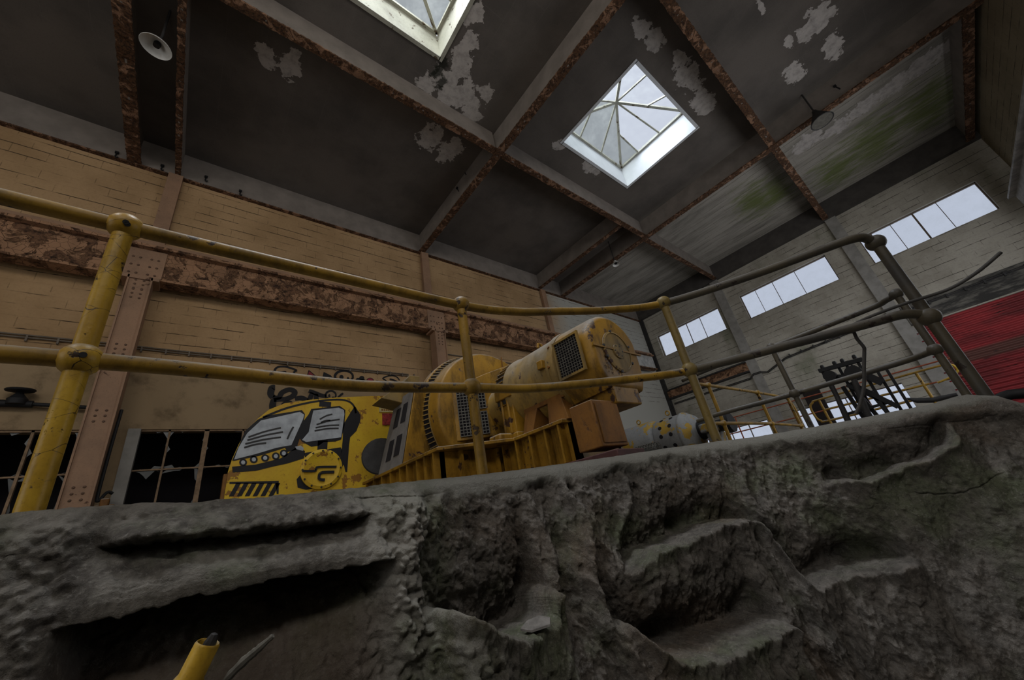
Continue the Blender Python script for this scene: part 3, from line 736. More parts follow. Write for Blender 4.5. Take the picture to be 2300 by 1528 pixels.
# ------------------------------------------------------------------ roof steel
def roof_beam(a, b, wd, label, ht=0.76, name='roof_beam'):
    t = thing(name, label, 'beam', ((a[0]+b[0])/2, (a[1]+b[1])/2, ZC))
    A, B = V((a[0], a[1], ZC-ht)), V((b[0], b[1], ZC-ht)); z = V((0, 0, 1))
    MB().bar(A+z*ht/2, B+z*ht/2, .03, ht).build('web', M['beam_grey'], t)
    d = (B-A).normalized(); sd = d.cross(z); L = (B-A).length
    # ragged rust-blistered bottom flange
    n = max(8, int(L/0.035)); rnd = random.Random(int(abs(a[0]*31+a[1]*17)*10))
    vs = []; fs = []
    for i in range(n+1):
        p = A + d*(L*i/n)
        e1 = wd/2 + rnd.uniform(-.010, .006); e2 = wd/2 + rnd.uniform(-.010, .006)
        q = rnd.uniform(-.012, .006)
        vs += [p-sd*e1+z*.035, p-sd*e1+z*q*.5, p+z*(q-.004), p+sd*e2+z*q*.5, p+sd*e2+z*.035]
    for i in range(n):
        for k in range(5): fs.append((i*5+k, i*5+(k+1) % 5, (i+1)*5+(k+1) % 5, (i+1)*5+k))
    fs += [(0, 1, 2, 3, 4)[::-1], tuple(n*5+k for k in range(5))]
    MB().add(vs, fs).build('bottom_flange', M['beam_rust'], t, label='rust-blistered bottom flange')
    return t
roof_beam((4.98, -4), (4.98, 8.95), .21, 'long rusty roof beam running between the two skylights')
roof_beam((11.84, -4), (11.84, 8.95), .22, 'long rusty roof beam beyond the bright whole skylight')
roof_beam((-1.86, -4), (-1.86, 8.95), .23, 'wide rust-flaked roof beam left of the upper left lamp')
roof_beam((-1.14, -4), (-1.14, 8.95), .11, 'narrow rusty roof beam right of the upper left lamp')
roof_beam((-1.08, 4.57), (4.9, 4.57), .18, 'rusty joist running below the cut-off cream skylight', .73)
roof_beam((5.08, 4.57), (11.75, 4.57), .17, 'rusty joist just below the bright whole skylight', .73)
roof_beam((5.08, 0.2), (11.75, 0.2), .19, 'rusty joist along the upper right of the bright skylight', .73)
roof_beam((11.95, 0.2), (17.95, 0.2), .2, 'rusty joist between the two mould-green ceiling panels', .73)
roof_beam((11.95, 4.66), (17.95, 4.66), .18, 'thin joist ending above the smallest bright clerestory window', .73)
roof_beam((10.45, 4.66), (10.45, 8.95), .16, 'short beam meeting the tan wall right of the motor', .70)
roof_beam((11.95, -3.78), (17.95, -3.78), .2, 'orange-brown joist along the top of the right wall', .73)
# edge beam over the left wall
t = thing('edge_beam', 'smooth grey edge beam along the top of the tan wall', 'beam', (4, 8.97, ZC))
MB().box((X0, 8.94, ZB), (X1, 9.0, ZC)).build('web', M['beam_grey'], t)
MB().box((X0, 8.90, ZB-.035), (X1, 9.0, ZB)).build('bottom_flange', M['beam_rust'], t)
# hooks
hook = MB().tube(smooth_path([(0, 0, .10), (0, -.02, .02), (0, -.035, -.03), (.02, -.04, -.06), (.04, -.03, -.03)]), .014, 8)
hook.box((-.03, -.03, .08), (.03, 0.03, .13))
h0 = None
for p, lab in (((0.03, 8.93, 8.30), 'small black hook on grey edge beam, furthest right of its row'), ((-0.66, 8.93, 8.40), 'small black hook on grey edge beam above the tan wall, right of the upright'),
               ((-1.43, 8.93, 8.31), 'small black hook on the edge beam between the two left roof beams'), ((-2.15, 8.93, 8.27), 'small black hook on the edge beam left of the wide flaked roof beam'),
               ((4.955, 6.0, 8.95), 'thin hook on the middle roof beam, upper of two'), ((4.955, 6.45, 8.72), 'thin hook on the middle roof beam, lower of two'), ((11.81, -1.5, 8.6), 'small hook on the long beam beyond the bright skylight')):
    if h0 is None:
        h0 = hook.build('hook', M['black']); h0.location = p; tag(h0, lab, 'hook', 'black hooks under the roof')
    else:
        dup(h0, p, lab)
# enamel lamps
def lamp(loc, r, label, tilt, deep=False):
    t = thing('pendant_lamp', label, 'lamp', loc, 'enamel lamps under the roof')
    x, y, z = loc; ax = V(tilt).normalized()
    prof = [(.05, .16), (.07, .10), (r*.55, .06), (r*.92, .01), (r, -.02), (r*.98, -.025), (r*.9, .0), (r*.5, .045), (.06, .085), (.05, .09)]
    if deep: prof = [(.05, .42), (.07, .34), (r*.6, .18), (r*.97, .0), (r, -.02), (r*.96, -.025), (r*.5, .03), (.06, .05), (.04, .06)]
    MB().lathe(prof, loc, ax, 32, True).build('lamp_shade', M['dark' if deep else 'enamel'], t)
    if deep: MB().lathe([(.01, -.012), (r*.93, -.016), (r*.93, -.010)], loc, ax, 32).build('lens', M['mesh'], t)
    MB().lathe([(.045, .0), (.05, .06), (.04, .09)], loc, ax, 16).build('bulb_holder', M['black'], t)
    MB().tube([V(loc)+ax*(.4 if deep else .14), V(loc)+ax*(.5 if deep else .30), (x, y, ZC)], .018, 8).build('rod', M['dark'], t)
lamp((-1.40, 5.70, 7.90), .21, 'white enamel dish lamp between the two left roof beams', (.1, -.1, 1))
lamp((11.62, -0.90, 7.90), .26, 'dark-backed cone lamp under the long beam, above the green mould', (.05, .02, 1), True)
lamp((11.62, 5.90, 7.90), .14, 'tiny white lamp dish under the roof, above the motor end', (.1, .1, 1))

# ------------------------------------------------------------------ left wall steelwork
t = thing('crane_girder', 'flaking pinkish crane girder along the tan wall', 'girder', (4, 8.65, 5.5))
mb = MB().box((X0, 8.62, 5.14), (17.3, 8.66, 5.84)); mb.box((X0, 8.50, 5.12), (17.3, 8.78, 5.16)); mb.build('web', M['girder'], t)
MB().box((X0, 8.48, 5.84), (17.3, 8.80, 5.90)).build('top_flange', M['girder'], t)
MB().box((X0, 8.56, 5.90), (17.3, 8.66, 6.02)).build('crane_rail', M['column'], t)
for cx in (-1.21, 5.11, 11.0):
    MB().box((cx-.28, 8.60, 5.15), (cx+.28, 8.62, 5.84)).build('splice_plate', M['column'], t)
    rv = MB()
    for dx in (-.18, -.08, .08, .18):
        for dz in (.12, .3, .48): rv.lathe([(.022, 0), (.018, .012), (.008, .018)], (cx+dx, 8.60, 5.15+dz), (0, -1, 0), 8)
    build_each(rv, 'rivet', M['rivet'], t)
MB().box((14.2, 8.60, 5.12), (17.32, 8.62, 5.86)).build('lit_end_section', M['pale'], t)  # light on the girder end painted as a paler plate
t = thing('crane_girder', 'crane girder high on the right wall at the edge of the picture', 'girder', (10, -3.55, 5.5))
mb = MB().box((2, -3.6, 5.14), (17.6, -3.56, 5.84)); mb.box((2, -3.75, 5.10), (17.6, -3.42, 5.16)); mb.build('web', M['pale'], t)
MB().box((2, -3.75, 5.84), (17.6, -3.42, 5.90)).build('top_flange', M['pale'], t)
def crane_column(x, label):
    t = thing('steel_column', label, 'column', (x, 8.6, 0))
    MB().box((x-.15, 8.47, 0), (x+.15, 8.75, 5.1)).build('shaft', M['column'], t, bevel=.008)
    lp = MB(); lp.box((x-.17, 8.44, 0), (x-.145, 8.76, 5.12)); lp.box((x+.145, 8.44, 0), (x+.17, 8.76, 5.12))
    build_each(lp, 'channel_edge', M['column'], t)
    MB().box((x-.26, 8.44, 5.06), (x+.26, 8.8, 5.13)).build('cap_plate', M['column'], t)
    for zz in (4.95, 4.75, 3.62, 2.45, 1.29):
        rv = MB()
        for dx in (-.055, .055):
            for dz in (-.09, 0, .09): rv.lathe([(.020, 0), (.017, .010), (.007, .016)], (x+dx, 8.47, zz+dz), (0, -1, 0), 8)
        build_each(rv, 'rivet', M['rivet'], t)
crane_column(-1.19, 'pink riveted steel column beside the nearest yellow post')
crane_column(5.11, 'pink riveted steel column above the big yellow drum')
crane_column(11.0, 'steel column hidden behind the electric motor')
for x, lab in ((-1.165, 'upper steel upright on tan wall left, above the girder'), (5.07, 'upper steel upright on tan wall under the middle roof beam'), (10.55, 'upper steel upright on tan wall furthest right')):
    tag(MB().box((x-.125, 8.86, 6.0), (x+.125, 8.975, ZB)).build('steel_upright', M['column']), lab, 'column')
# conduits on the left wall
t = thing('conduit', 'pair of thin conduits clipped along the tan wall', 'conduit', (0, 8.95, 3.85))
cp = MB()
for dz in (0, .045): cp.tube([(-9, 8.96, 3.92+dz), (-1.4, 8.96, 3.88+dz), (-.6, 8.96, 3.86+dz), (4.3, 8.96, 3.80+dz)], .014, 8)
cp.build('pipe', M['conduit'], t)
cl = MB()
for i in range(40):
    x = -8.8 + i*.34; zc = 3.90-.0077*(x+9)+.02; cl.box((x-.012, 8.94, zc-.05), (x+.012, 8.98, zc+.05))
build_each(cl, 'clip', M['conduit'], t)
t = thing('conduit', 'single thin conduit on tan wall right of the drum', 'conduit', (8, 8.95, 4.3))
MB().tube([(5.4, 8.96, 4.62), (8.2, 8.96, 4.60), (8.6, 8.96, 4.2)], .016, 8).build('pipe', M['conduit'], t)
t = thing('water_pipe', 'black pipe with a handwheel valve on the tan wall', 'pipe', (-2, 8.9, 2.75))
MB().tube([(-5, 8.88, 2.78), (-2.0, 8.88, 2.74)], .055, 12).build('pipe', M['black'], t)
MB().tube([(-2.0, 8.88, 2.74), (-1.3, 8.88, 2.70)], .03, 12).build('thin_pipe', M['black'], t)
MB().lathe([(.10, -.04), (.11, .04), (.05, .12), (.03, .17)], (-2.16, 8.85, 2.76), (0, 0, 1), 16).build('valve_body', M['black'], t)
MB().lathe([(.05, .16), (.15, .17), (.16, .185), (.15, .20), (.05, .20)], (-2.16, 8.85, 2.76), (0, -.1, 1), 24).build('handwheel', M['black'], t)
t = thing('cable', 'black cable down the side of the pink column', 'cable', (-1.0, 8.6, 2))
MB().tube(smooth_path([(-.985, 8.6, 2.50), (-.98, 8.58, 2.56), (-.99, 8.6, 2.0), (-.99, 8.6, 1.3), (-.97, 8.6, 1.18), (-.9, 8.62, 1.3), (-.84, 8.65, 1.28)]), .022, 8).build('cable_run', M['black'], t)
tag(MB().box((-1.0, 8.55, .98), (-.78, 8.75, 1.12)).box((-.94, 8.5, 1.06), (-.84, 8.6, 1.2)).build('tap_fitting', M['rustbox'], bevel=.02), 'small yellow-brown fitting at the foot of the pink column', 'fitting')
# graffiti sprayed on the wall (thin paint films on the plaster)
def gpt(x, y): return at_y(590 + x/7.19, 810 + y/7.19, 8.992)
def stroke(mb, pts, wd):
    P = smooth_path([gpt(*p) for p in pts], 5)
    n = len(P)
    L, R = [], []
    for i in range(n):
        d = (P[min(i+1, n-1)]-P[max(i-1, 0)]).normalized(); s = d.cross(V((0, -1, 0)))
        k = wd*(.8+.2*math.sin(math.pi*i/(n-1)))
        L.append(P[i]+s*k/2); R.append(P[i]-s*k/2)
    for i in range(n-1): mb.prism([L[i], L[i+1], R[i+1], R[i]], (0, -.003, 0))
def ell(cx, cy, rx, ry, n=24, a0=0, a1=2*math.pi): return [(cx+rx*math.cos(a0+(a1-a0)*i/n), cy+ry*math.sin(a0+(a1-a0)*i/n)) for i in range(n+1)]
t = thing('graffiti', 'black and red spray graffiti on tan wall behind yellow panel', 'graffiti', (2.5, 8.99, 3.4))
gb = MB(); gr = MB()
stroke(gb, [(270,265),(330,215),(370,185),(280,188),(205,185),(200,145),(250,105),(350,98),(450,122),(540,158),(510,185),(512,225),(545,258),(600,262),(640,275)], .045)
stroke(gb, [(365,255),(395,230),(430,218)], .06)
for p in ([(745,160),(870,270),(865,300),(725,300)],): gr.prism([gpt(*q) for q in p], (0, -.003, 0)); stroke(gb, p+[p[0]], .02)
gb.prism([gpt(*q) for q in [(985,185),(1100,240),(1155,310),(958,310)]], (0, -.003, 0))
stroke(gb, ell(1312,260,145,95), .06)
for cx, cy, rx, ry in ((1272,270,34,36),(1377,292,18,24),(1540,312,36,32),(1600,285,42,36),(1610,330,60,30),(1845,350,45,26),(1318,312,16,10)):
    gb.prism([gpt(*q) for q in ell(cx, cy, rx, ry, 16)[:-1]], (0, -.003, 0))
gr.prism([gpt(*q) for q in ell(1735, 330, 52, 45, 16)[:-1]], (0, -.003, 0)); stroke(gb, ell(1735, 330, 56, 48), .015)
stroke(gb, [(2010,360),(1985,320),(1940,290),(2010,255),(2100,245),(2170,270),(2210,320)], .035)
stroke(gb, [(2050,300),(2120,320),(2180,350)], .05)
stroke(gb, [(200,435),(150,445),(130,540),(165,600)], .13)
stroke(gb, [(165,590),(260,600),(310,520),(430,470),(515,505),(490,570),(380,620),(260,630),(180,640)], .11)
stroke(gb, [(180,630),(160,720),(175,800),(230,880)], .13)
stroke(gb, [(480,700),(430,670),(350,690),(320,740),(380,800)], .07)
stroke(gb, [(520,620),(620,605),(700,640),(730,700)], .11)
stroke(gb, [(745,490),(830,520),(930,560),(1020,580)], .10)
stroke(gb, [(800,520),(770,600),(740,680)], .10); stroke(gb, [(860,540),(870,680)], .10)
stroke(gb, ell(1100,560,82,68), .045)
for cx, cy, rx, ry in ((1075,570,18,26),(1135,598,16,18)): gb.prism([gpt(*q) for q in ell(cx, cy, rx, ry, 12)[:-1]], (0, -.003, 0))
stroke(gb, [(1215,600),(1270,550),(1300,530)], .05)
gb.build('black_lines', M['paint_black'], t); gr.build('red_fill', M['paint_red'], t)

# ------------------------------------------------------------------ far wall services
t = thing('lintel_beam', 'steel beam across the far wall below the clerestory windows', 'beam', (17.95, 6.8, 3.9))
MB().box((18.0, 4.98, 3.72), (18.15, 8.8, 4.12)).build('web', M['girder'], t)
fl = MB().box((17.9, 4.98, 3.68), (18.15, 8.8, 3.74)); fl.box((17.9, 4.98, 4.10), (18.15, 8.8, 4.16)); fl.build('flange', M['dark'], t)
t = thing('conduit', 'pair of clipped conduits running along the far grey wall', 'conduit', (18.1, 1, 3.8))
cp = MB()
for dz in (0, .05): cp.tube([(18.11, 8.7, 3.42+dz), (18.11, 5.1, 3.40+dz), (18.0, 4.9, 3.5+dz), (18.0, 4.6, 3.5+dz), (18.11, 4.4, 3.42+dz), (18.11, 3.6, 3.72+dz), (18.11, .5, 3.88+dz), (18.0, .3, 3.9+dz), (18.0, -.1, 3.9+dz), (18.09, -.4, 3.88+dz), (18.09, -3.9, 3.94+dz)], .018, 8)
cp.build('pipe', M['dark'], t)
cl = MB()
for i in range(18): cl.box((18.06, 3.4-.42*i, 3.73+.025*i*.4), (18.12, 3.44-.42*i, 3.86+.025*i*.4))
build_each(cl, 'clip', M['dark'], t)
tag(MB().prism([(18.0, 3.60, 0), (18.0, 3.08, 0), (18.0, 3.07, 2.24), (18.0, 3.62, 2.26)], (.1, 0, 0)).build('dark_board', M['board'], bevel=.01), 'tall dark brown board against the low far window', 'board')

# ------------------------------------------------------------------ guard rails
def guard_rail(label, posts, top, mid, mats, zt=1.1, zm=.6, zb=0.0, r=.025, rb=.046, balls=True, extra=None, group='yellow tubular guard rails', rm=None, cut=None):
    p0 = posts[0]
    t = thing('guard_rail', label, 'railing', (p0[0], p0[1], zb), group)
    for k, p in enumerate(posts):
        x, y = p[0], p[1]; a, b = (p[2], p[3]) if len(p) > 2 else (zt, zm)
        MB().tube([(x, y, zb), (x, y, b), (x, y, a)], r, 20).build('post', mats[k % len(mats)], t)
        if balls:
            MB().ball((x, y, a), rb, 20, .95).build('ball_joint', mats[k % len(mats)], t)
            MB().ball((x, y, b), rb, 20, 1.0).build('ball_joint', mats[k % len(mats)], t)
    def run(pts, nm):
        if cut is None: return MB().tube(smooth_path(pts, 5), r*.95, 18).build(nm, rm or mats[0], t)
        P = smooth_path(pts, 5); k = 5*next(i for i, p in enumerate(pts) if abs(p[0]-cut) < 1e-6)
        MB().tube(P[:k+1], r*.95, 18).build(nm, rm or mats[0], t); MB().tube(P[k:], r*.95, 18).build(nm, mats[-1], t)
    run(top, 'top_rail')
    if mid: run(mid, 'mid_rail')
    if extra: extra(t)
    return t
tt = 1.105
near = guard_rail('nearest yellow guard rail with ball joints curving along the pit edge',
    [(-.285, 1.518, tt, .604), (1.071, 1.517, tt+.005, .610), (2.370, .968, 1.118, .620), (2.933, -.092, 1.062, .56)],
    [(-1.9, 1.45, 1.1), (-.9, 1.50, tt), (-.285, 1.518, tt), (.4, 1.52, tt), (1.071, 1.517, tt), (1.40, 1.46, 1.105), (1.67, 1.35, 1.105), (2.03, 1.19, 1.108), (2.37, .968, 1.115), (2.62, .5, 1.108), (2.755, .12, 1.103), (2.80, .0, 1.10), (2.87, -.06, 1.10), (2.925, -.088, 1.06)],
    [(-1.9, 1.45, .60), (-.9, 1.50, .60), (-.285, 1.518, .604), (-.03, 1.525, .602), (.208, 1.54, .598), (.5, 1.552, .592), (.83, 1.535, .600), (1.071, 1.517, .608), (1.40, 1.46, .606), (1.70, 1.33, .605), (2.03, 1.17, .608), (2.37, .968, .616), (2.63, .45, .606), (2.80, .10, .604), (2.86, -.0, .606), (2.91, -.06, .59), (2.935, -.092, .56)],
    [M['rail'], M['rail_dull'], M['rail_foot'], M['rail_backlit']], r=.0265, rb=.049, rm=M['rail_dull'], cut=2.37)
for (c, ds) in (((-.285, 1.518, tt), ((.10, -1, .12), (-.12, -1, .22))), ((-.285, 1.518, .604), ((.08, -1, .18),))):
    for d_ in ds:
        d_ = (-V(c)).normalized()*.9 + V((d_[0]*.35, 0, d_[2]*1.0+.1)); d_.normalize()
        MB().lathe([(.0085, .043), (.0085, .0495)], c, d_, 12).build('set_screw', M['black'], near)
guard_rail('grimy, backlit-dark guard rail standing behind the nearest one at right',
    [(4.24, -.055, 1.067, .568), (4.468, .955, 1.075, .575)],
    [(4.24, -.055, 1.06), (4.33, .02, 1.07), (4.42, .16, 1.075), (4.468, .955, 1.075), (4.40, 1.43, 1.08), (4.46, 1.95, 1.08)],
    [(4.24, -.05, .565), (4.33, .0, .57), (4.44, .2, .573), (4.50, .97, .578), (4.40, 1.6, .58), (4.46, 1.95, .58)],
    [M['rail_backlit']])
guard_rail('pale yellow rail running away right of the electric motor',
    [(5.07, 1.918, 1.05, .55), (6.72, 1.885, 1.035, .54), (8.0, 1.84, 1.0, .50)],
    [(4.86, 1.95, 1.06), (5.07, 1.918, 1.05), (6.72, 1.885, 1.035), (7.8, 1.85, 1.0), (8.0, 1.84, .96), (8.1, 1.83, .75), (8.05, 1.83, .5)],
    [(4.86, 1.95, .55), (5.07, 1.918, .55), (6.72, 1.885, .54), (8.05, 1.83, .49)], [M['rail_dull']], rb=.04, r=.022)
yr = 10.6
def far_extra(t):
    MB().tube(smooth_path([(yr, -.15, 1.12), (yr, -.22, 1.05), (yr, -.22, .95), (yr, -.1, .88), (yr, .1, .84)]), .02, 10).build('end_loop', M['rail'], t)
    MB().tube([at_x(2036, 896, yr), at_x(2060, 900, yr), at_x(2095, 899, yr), at_x(2150, 886, yr)], [.02, .05, .05, .03], 10).build('low_strut', M['dark'], t)
guard_rail('far yellow rail with a rounded hoop end behind the lever frame',
    [(yr, 1.90, 1.1, .64), (yr, .28, 1.1, .64)],
    [(yr, -.15, 1.12), (yr, .3, 1.12), (yr, 1.85, 1.10), (yr, 2.03, 1.07), (yr, 2.11, .98), (yr, 2.10, .75), (yr, 2.04, .66), (yr, 1.9, .63), (yr, .5, .64)],
    [(yr, 1.9, .86), (yr, .2, .86)], [M['rail_dull']], r=.024, balls=False, extra=far_extra)
guard_rail('thin red-brown rail in front of the low far windows', [(11.2, 5.2), (11.2, 3.9), (11.2, 2.6), (11.2, 1.2)],
    [(11.2, 5.6, 1.30), (11.2, -.4, 1.27)], [(11.2, 5.6, .9), (11.2, -.4, .9)], [M['redrail']], zt=1.29, zm=.9, r=.016, balls=False, group=None)

# hose hanging over the right rail
tag(MB().tube(smooth_path([(2.97, -.44, .752), (2.92, -.33, .69), (2.90, -.21, .655), (2.865, -.06, .655), (2.84, .06, .650), (2.815, .14, .640), (2.79, .195, .622), (2.80, .20, .590), (2.815, .205, .55), (2.83, .20, .50), (2.84, .21, .475), (2.84, .245, .40), (2.84, .29, .30), (2.83, .34, .22), (2.82, .38, .17)]), .0085, 10).build('hose', M['hose']),
    'thin dark hose draped over right guard rail and hanging down', 'hose')
tag(MB().tube(smooth_path([at_x(2232, 905, 3.0), at_x(2246, 896, 3.0), at_x(2268, 887, 3.0), at_x(2300, 884, 3.0), at_x(2345, 880, 3.0), at_x(2400, 890, 3.0)]), [.012]+[.024]*25, 12).build('rubber_hose', M['black']),
    'thick black rubber hose end on the pit rim at far right', 'hose')

# ------------------------------------------------------------------ motor-generator set
AX, AZ = 4.05, 1.62
mg = thing('motor_generator', 'big ochre yellow motor and drum on a ribbed base frame', 'machine', (4.0, 4.5, 0))
MB().box((2.7, 4.5, 0), (5.7, 7.1, .42)).box((3.6, 2.95, 0), (4.45, 4.5, .40)).build('plinth', M['maroon'], mg)
MB().prism([(3.35, 2.35, .31), (3.95, 2.42, .31), (4.65, 2.9, .31), (4.65, 4.4, .31), (3.4, 4.4, .31)], (0, 0, .09)).build('bed_plate', M['maroon'], mg, bevel=.01)
b = MB()
b.box((3.58, 3.06, .40), (3.66, 4.5, .88)); b.box((4.4, 3.06, .40), (4.46, 4.5, .88)); b.box((3.58, 3.06, .40), (4.46, 3.12, .88))
b.box((2.52, 4.46, .42), (2.58, 7.1, .86)); b.box((2.52, 4.46, .42), (5.6, 4.52, .86)); b.box((5.54, 4.46, .42), (5.6, 7.1, .86)); b.box((2.52, 7.04, .42), (5.6, 7.1, .86))
bf = b.build('base_frame', M['yellow'], mg)
fl = MB()
fl.prism([(3.46, 3.1, .88), (3.46, 4.05, .88), (2.42, 4.36, .86), (2.42, 7.1, .86), (2.75, 7.1, .86), (2.75, 4.75, .86), (3.9, 4.5, .88), (3.9, 3.1, .88)], (0, 0, .045))
fl.box((4.3, 3.1, .88), (4.5, 4.5, .925)); fl.box((2.42, 4.36, .40), (2.56, 7.1, .44))
fl.build('flange_plate', M['yellow'], bf, bevel=.006)
rb = MB()
for y in (3.2, 3.45, 3.75, 4.05, 4.35): rb.box((3.47, y-.015, .42), (3.6, y+.015, .88))
for y in (4.5, 4.75, 4.98, 5.3, 5.55, 5.9, 6.25, 6.6, 6.95): rb.box((2.43, y-.015, .42), (2.54, y+.015, .86))
for x in (2.8, 3.1, 3.4): rb.box((x-.015, 4.37, .42), (x+.015, 4.47, .86))
build_each(rb, 'stiffener', M['yellow'], bf)
# motor body
def ycyl(prof, n=48): return MB().lathe([(r, y) for r, y in prof], (AX, 0, AZ), (0, 1, 0), n)
mo = ycyl([(.50, 3.02), (.575, 3.05), (.585, 3.10), (.585, 3.14), (.565, 3.16), (.565, 4.02), (.585, 4.05), (.585, 4.12), (.52, 4.16)]).build('motor_body', M['yellow_dusty'], mg)
# front end bell: rounded housing with flat sides
def housing(y, k):
    pts = []
    for a in np.linspace(-25, 205, 30):
        r = .545*k
        x = r*math.cos(math.radians(a)); z = r*math.sin(math.radians(a))
        pts.append((AX+max(-.51*k, min(.51*k, x)), y, AZ+z))
    pts += [(AX-.47*k, y, AZ-.30*k), (AX-.33*k, y, AZ-.50*k), (AX+.40*k, y, AZ-.50*k), (AX+.50*k, y, AZ-.32*k)]
    return pts
hs = MB(); rings = [housing(2.44, .86), housing(2.455, .93), housing(2.49, .98), housing(2.55, 1.0), housing(3.04, 1.04)]
n = len(rings[0]); vs = [p for r in rings for p in r]
fs = [(i*n+k, i*n+(k+1) % n, (i+1)*n+(k+1) % n, (i+1)*n+k) for i in range(len(rings)-1) for k in range(n)] + [tuple(range(n))[::-1], tuple(range((len(rings)-1)*n, len(rings)*n))]
eb = hs.add(vs, fs).build('end_bell', M['yellow'], mg)
MB().box((AX-.28, 2.47, AZ-.68), (AX+.27, 3.0, AZ-.44)).build('foot', M['yellow'], eb, bevel=.02)
ycyl([(.285, 2.45), (.285, 2.425), (.26, 2.415), (.26, 2.428), (.10, 2.428), (.10, 2.41), (.02, 2.40)], 40).build('cover_disc', M['yellow_dusty'], eb)
bo = MB()
for k in range(6): bo.lathe([(.012, 0), (.01, .01)], (AX+.075*math.cos(k*math.pi/3), 2.412, AZ+.075*math.sin(k*math.pi/3)), (0, -1, 0), 8)
for a in (100, 170, 200, 260, 330, 20): bo.lathe([(.02, 0), (.018, .02)], (AX+.285*math.cos(math.radians(a)), 2.43, AZ+.285*math.sin(math.radians(a))), (0, -1, 0), 8)
build_each(bo, 'bolt', M['dark'], eb)
MB().bar((AX-.50, 2.425, AZ+.03), (AX+.52, 2.425, AZ+.01), .02, .022).build('joint_seam', M['yellow'], eb)
def grille(y0, y1, z0, z1, x, name, par, nx=9, nz=13):
    fr = MB()
    fr.box((x-.03, y0-.03, z0-.03), (x, y0, z1+.03)); fr.box((x-.03, y1, z0-.03), (x, y1+.03, z1+.03))
    fr.box((x-.03, y0, z0-.03), (x, y1, z0)); fr.box((x-.03, y0, z1), (x, y1, z1+.03))
    f = fr.build(name, M['yellow_dusty'], par)
    MB().box((x-.005, y0, z0), (x+.0, y1, z1)).build('dark_opening', M['void'], f)
    ms = MB()
    for i in range(1, nx): ms.box((x-.02, y0+(y1-y0)*i/nx-.0035, z0), (x-.012, y0+(y1-y0)*i/nx+.0035, z1))
    for i in range(1, nz): ms.box((x-.02, y0, z0+(z1-z0)*i/nz-.0035), (x-.012, y1, z0+(z1-z0)*i/nz+.0035))
    ms.build('wire_mesh', M['mesh'], f)
grille(2.58, 2.96, 1.40, 1.86, AX-.555, 'side_grille', mg)
# rear vent ring, coupling, supports
vr = ycyl([(.56, 4.13), (.56, 4.34), (.50, 4.36)]).build('vent_ring', M['dark'], mg)
sl = MB()
for k in range(40):
    a = 2*math.pi*k/40; c, s = math.cos(a), math.sin(a)
    sl.bar((AX+.57*c, 4.14, AZ+.57*s), (AX+.57*c, 4.34, AZ+.57*s), .012, .03, (c, 0, s))
sl.build('vent_bar', M['yellow'], vr)
bl = MB()
for a in range(0, 360, 30): bl.lathe([(.022, 0), (.018, .02)], (AX+.585*math.cos(math.radians(a)), 3.12, AZ+.585*math.sin(math.radians(a))), (math.cos(math.radians(a)), 0, math.sin(math.radians(a))), 8)
build_each(bl, 'bolt', M['rustbox'], mo)
MB().box((AX-.62, 3.2, AZ+.02), (AX-.52, 3.3, AZ+.14)).build('clamp', M['yellow'], mo, bevel=.01)
MB().tube([(AX-.2, 3.6, AZ+.55), (AX-.18, 3.6, AZ+.62), (AX-.12, 3.6, AZ+.62), (AX-.1, 3.6, AZ+.55)], .02, 8).build('lifting_eye', M['yellow'], mo)
ycyl([(.42, 4.30), (.36, 4.6), (.33, 4.95), (.40, 5.15)], 36).build('coupling_cover', M['yellow_dusty'], mg)
lg = MB()
lg.prism([(3.55, 3.06, .92), (3.55, 3.42, .92), (3.62, 3.40, 1.40), (3.62, 3.20, 1.40)], (.35, 0, 0))
lg.prism([(3.55, 3.74, .92), (3.55, 3.95, .92), (3.62, 3.85, 1.35), (3.62, 3.58, 1.35)], (.35, 0, 0))
lg.box((3.6, 3.1, 1.22), (4.5, 3.9, 1.32)); lg.box((4.35, 3.1, .9), (4.55, 3.9, 1.25))
lg.build('motor_cradle', M['rustbox'], mg, bevel=.008)
MB().box((3.36, 2.52, .46), (3.84, 2.86, .98)).build('terminal_box', M['rustbox'], mg, bevel=.012)
MB().prism([(3.40, 2.515, .50), (3.80, 2.515, .50), (3.80, 2.515, .94), (3.40, 2.515, .94)], (0, -.012, 0)).build('terminal_box_lid', M['rustbox'], mg)
pd = MB().box((3.52, 4.02, .92), (3.80, 4.30, 1.52)); pd.box((3.46, 3.98, 1.52), (3.86, 4.34, 1.68)); pd.box((3.50, 4.0, .9), (3.84, 4.36, 1.0))
pd.box((3.48, 4.08, 1.0), (3.53, 4.12, 1.52)); pd.box((3.48, 4.22, 1.0), (3.53, 4.26, 1.52))
pd.build('bearing_pedestal', M['yellow'], mg, bevel=.012)
MB().box((3.3, 4.15, .88), (3.9, 4.42, 1.02)).build('bearing_foot', M['yellow'], mg, bevel=.03)
# drum
dz = 1.66
def dcyl(prof, n=72): return MB().lathe([(r, y) for r, y in prof], (AX, 0, dz), (0, 1, 0), n)
dr = dcyl([(.30, 5.15), (1.07, 5.15), (1.10, 5.165), (1.115, 5.19), (1.14, 5.40), (1.13, 5.41)]).build('drum_casing', M['yellow'], mg)
dcyl([(1.19, 5.565), (1.215, 5.57), (1.225, 5.58), (1.225, 5.74), (1.20, 5.76), (.9, 5.78)]).build('rim_band', M['yellow'], dr)
dcyl([(1.12, 5.395), (1.195, 5.57)]).build('vent_slot', M['void'], dr)
rb = MB()
for k in range(96):
    a = 2*math.pi*k/96; c, q = math.cos(a), math.sin(a)
    rb.bar((AX+1.130*c, 5.39, dz+1.130*q), (AX+1.203*c, 5.568, dz+1.203*q), .016, .016, (c, 0, q))
build_each(rb, 'slot_bar', M['yellow_dusty'], dr)
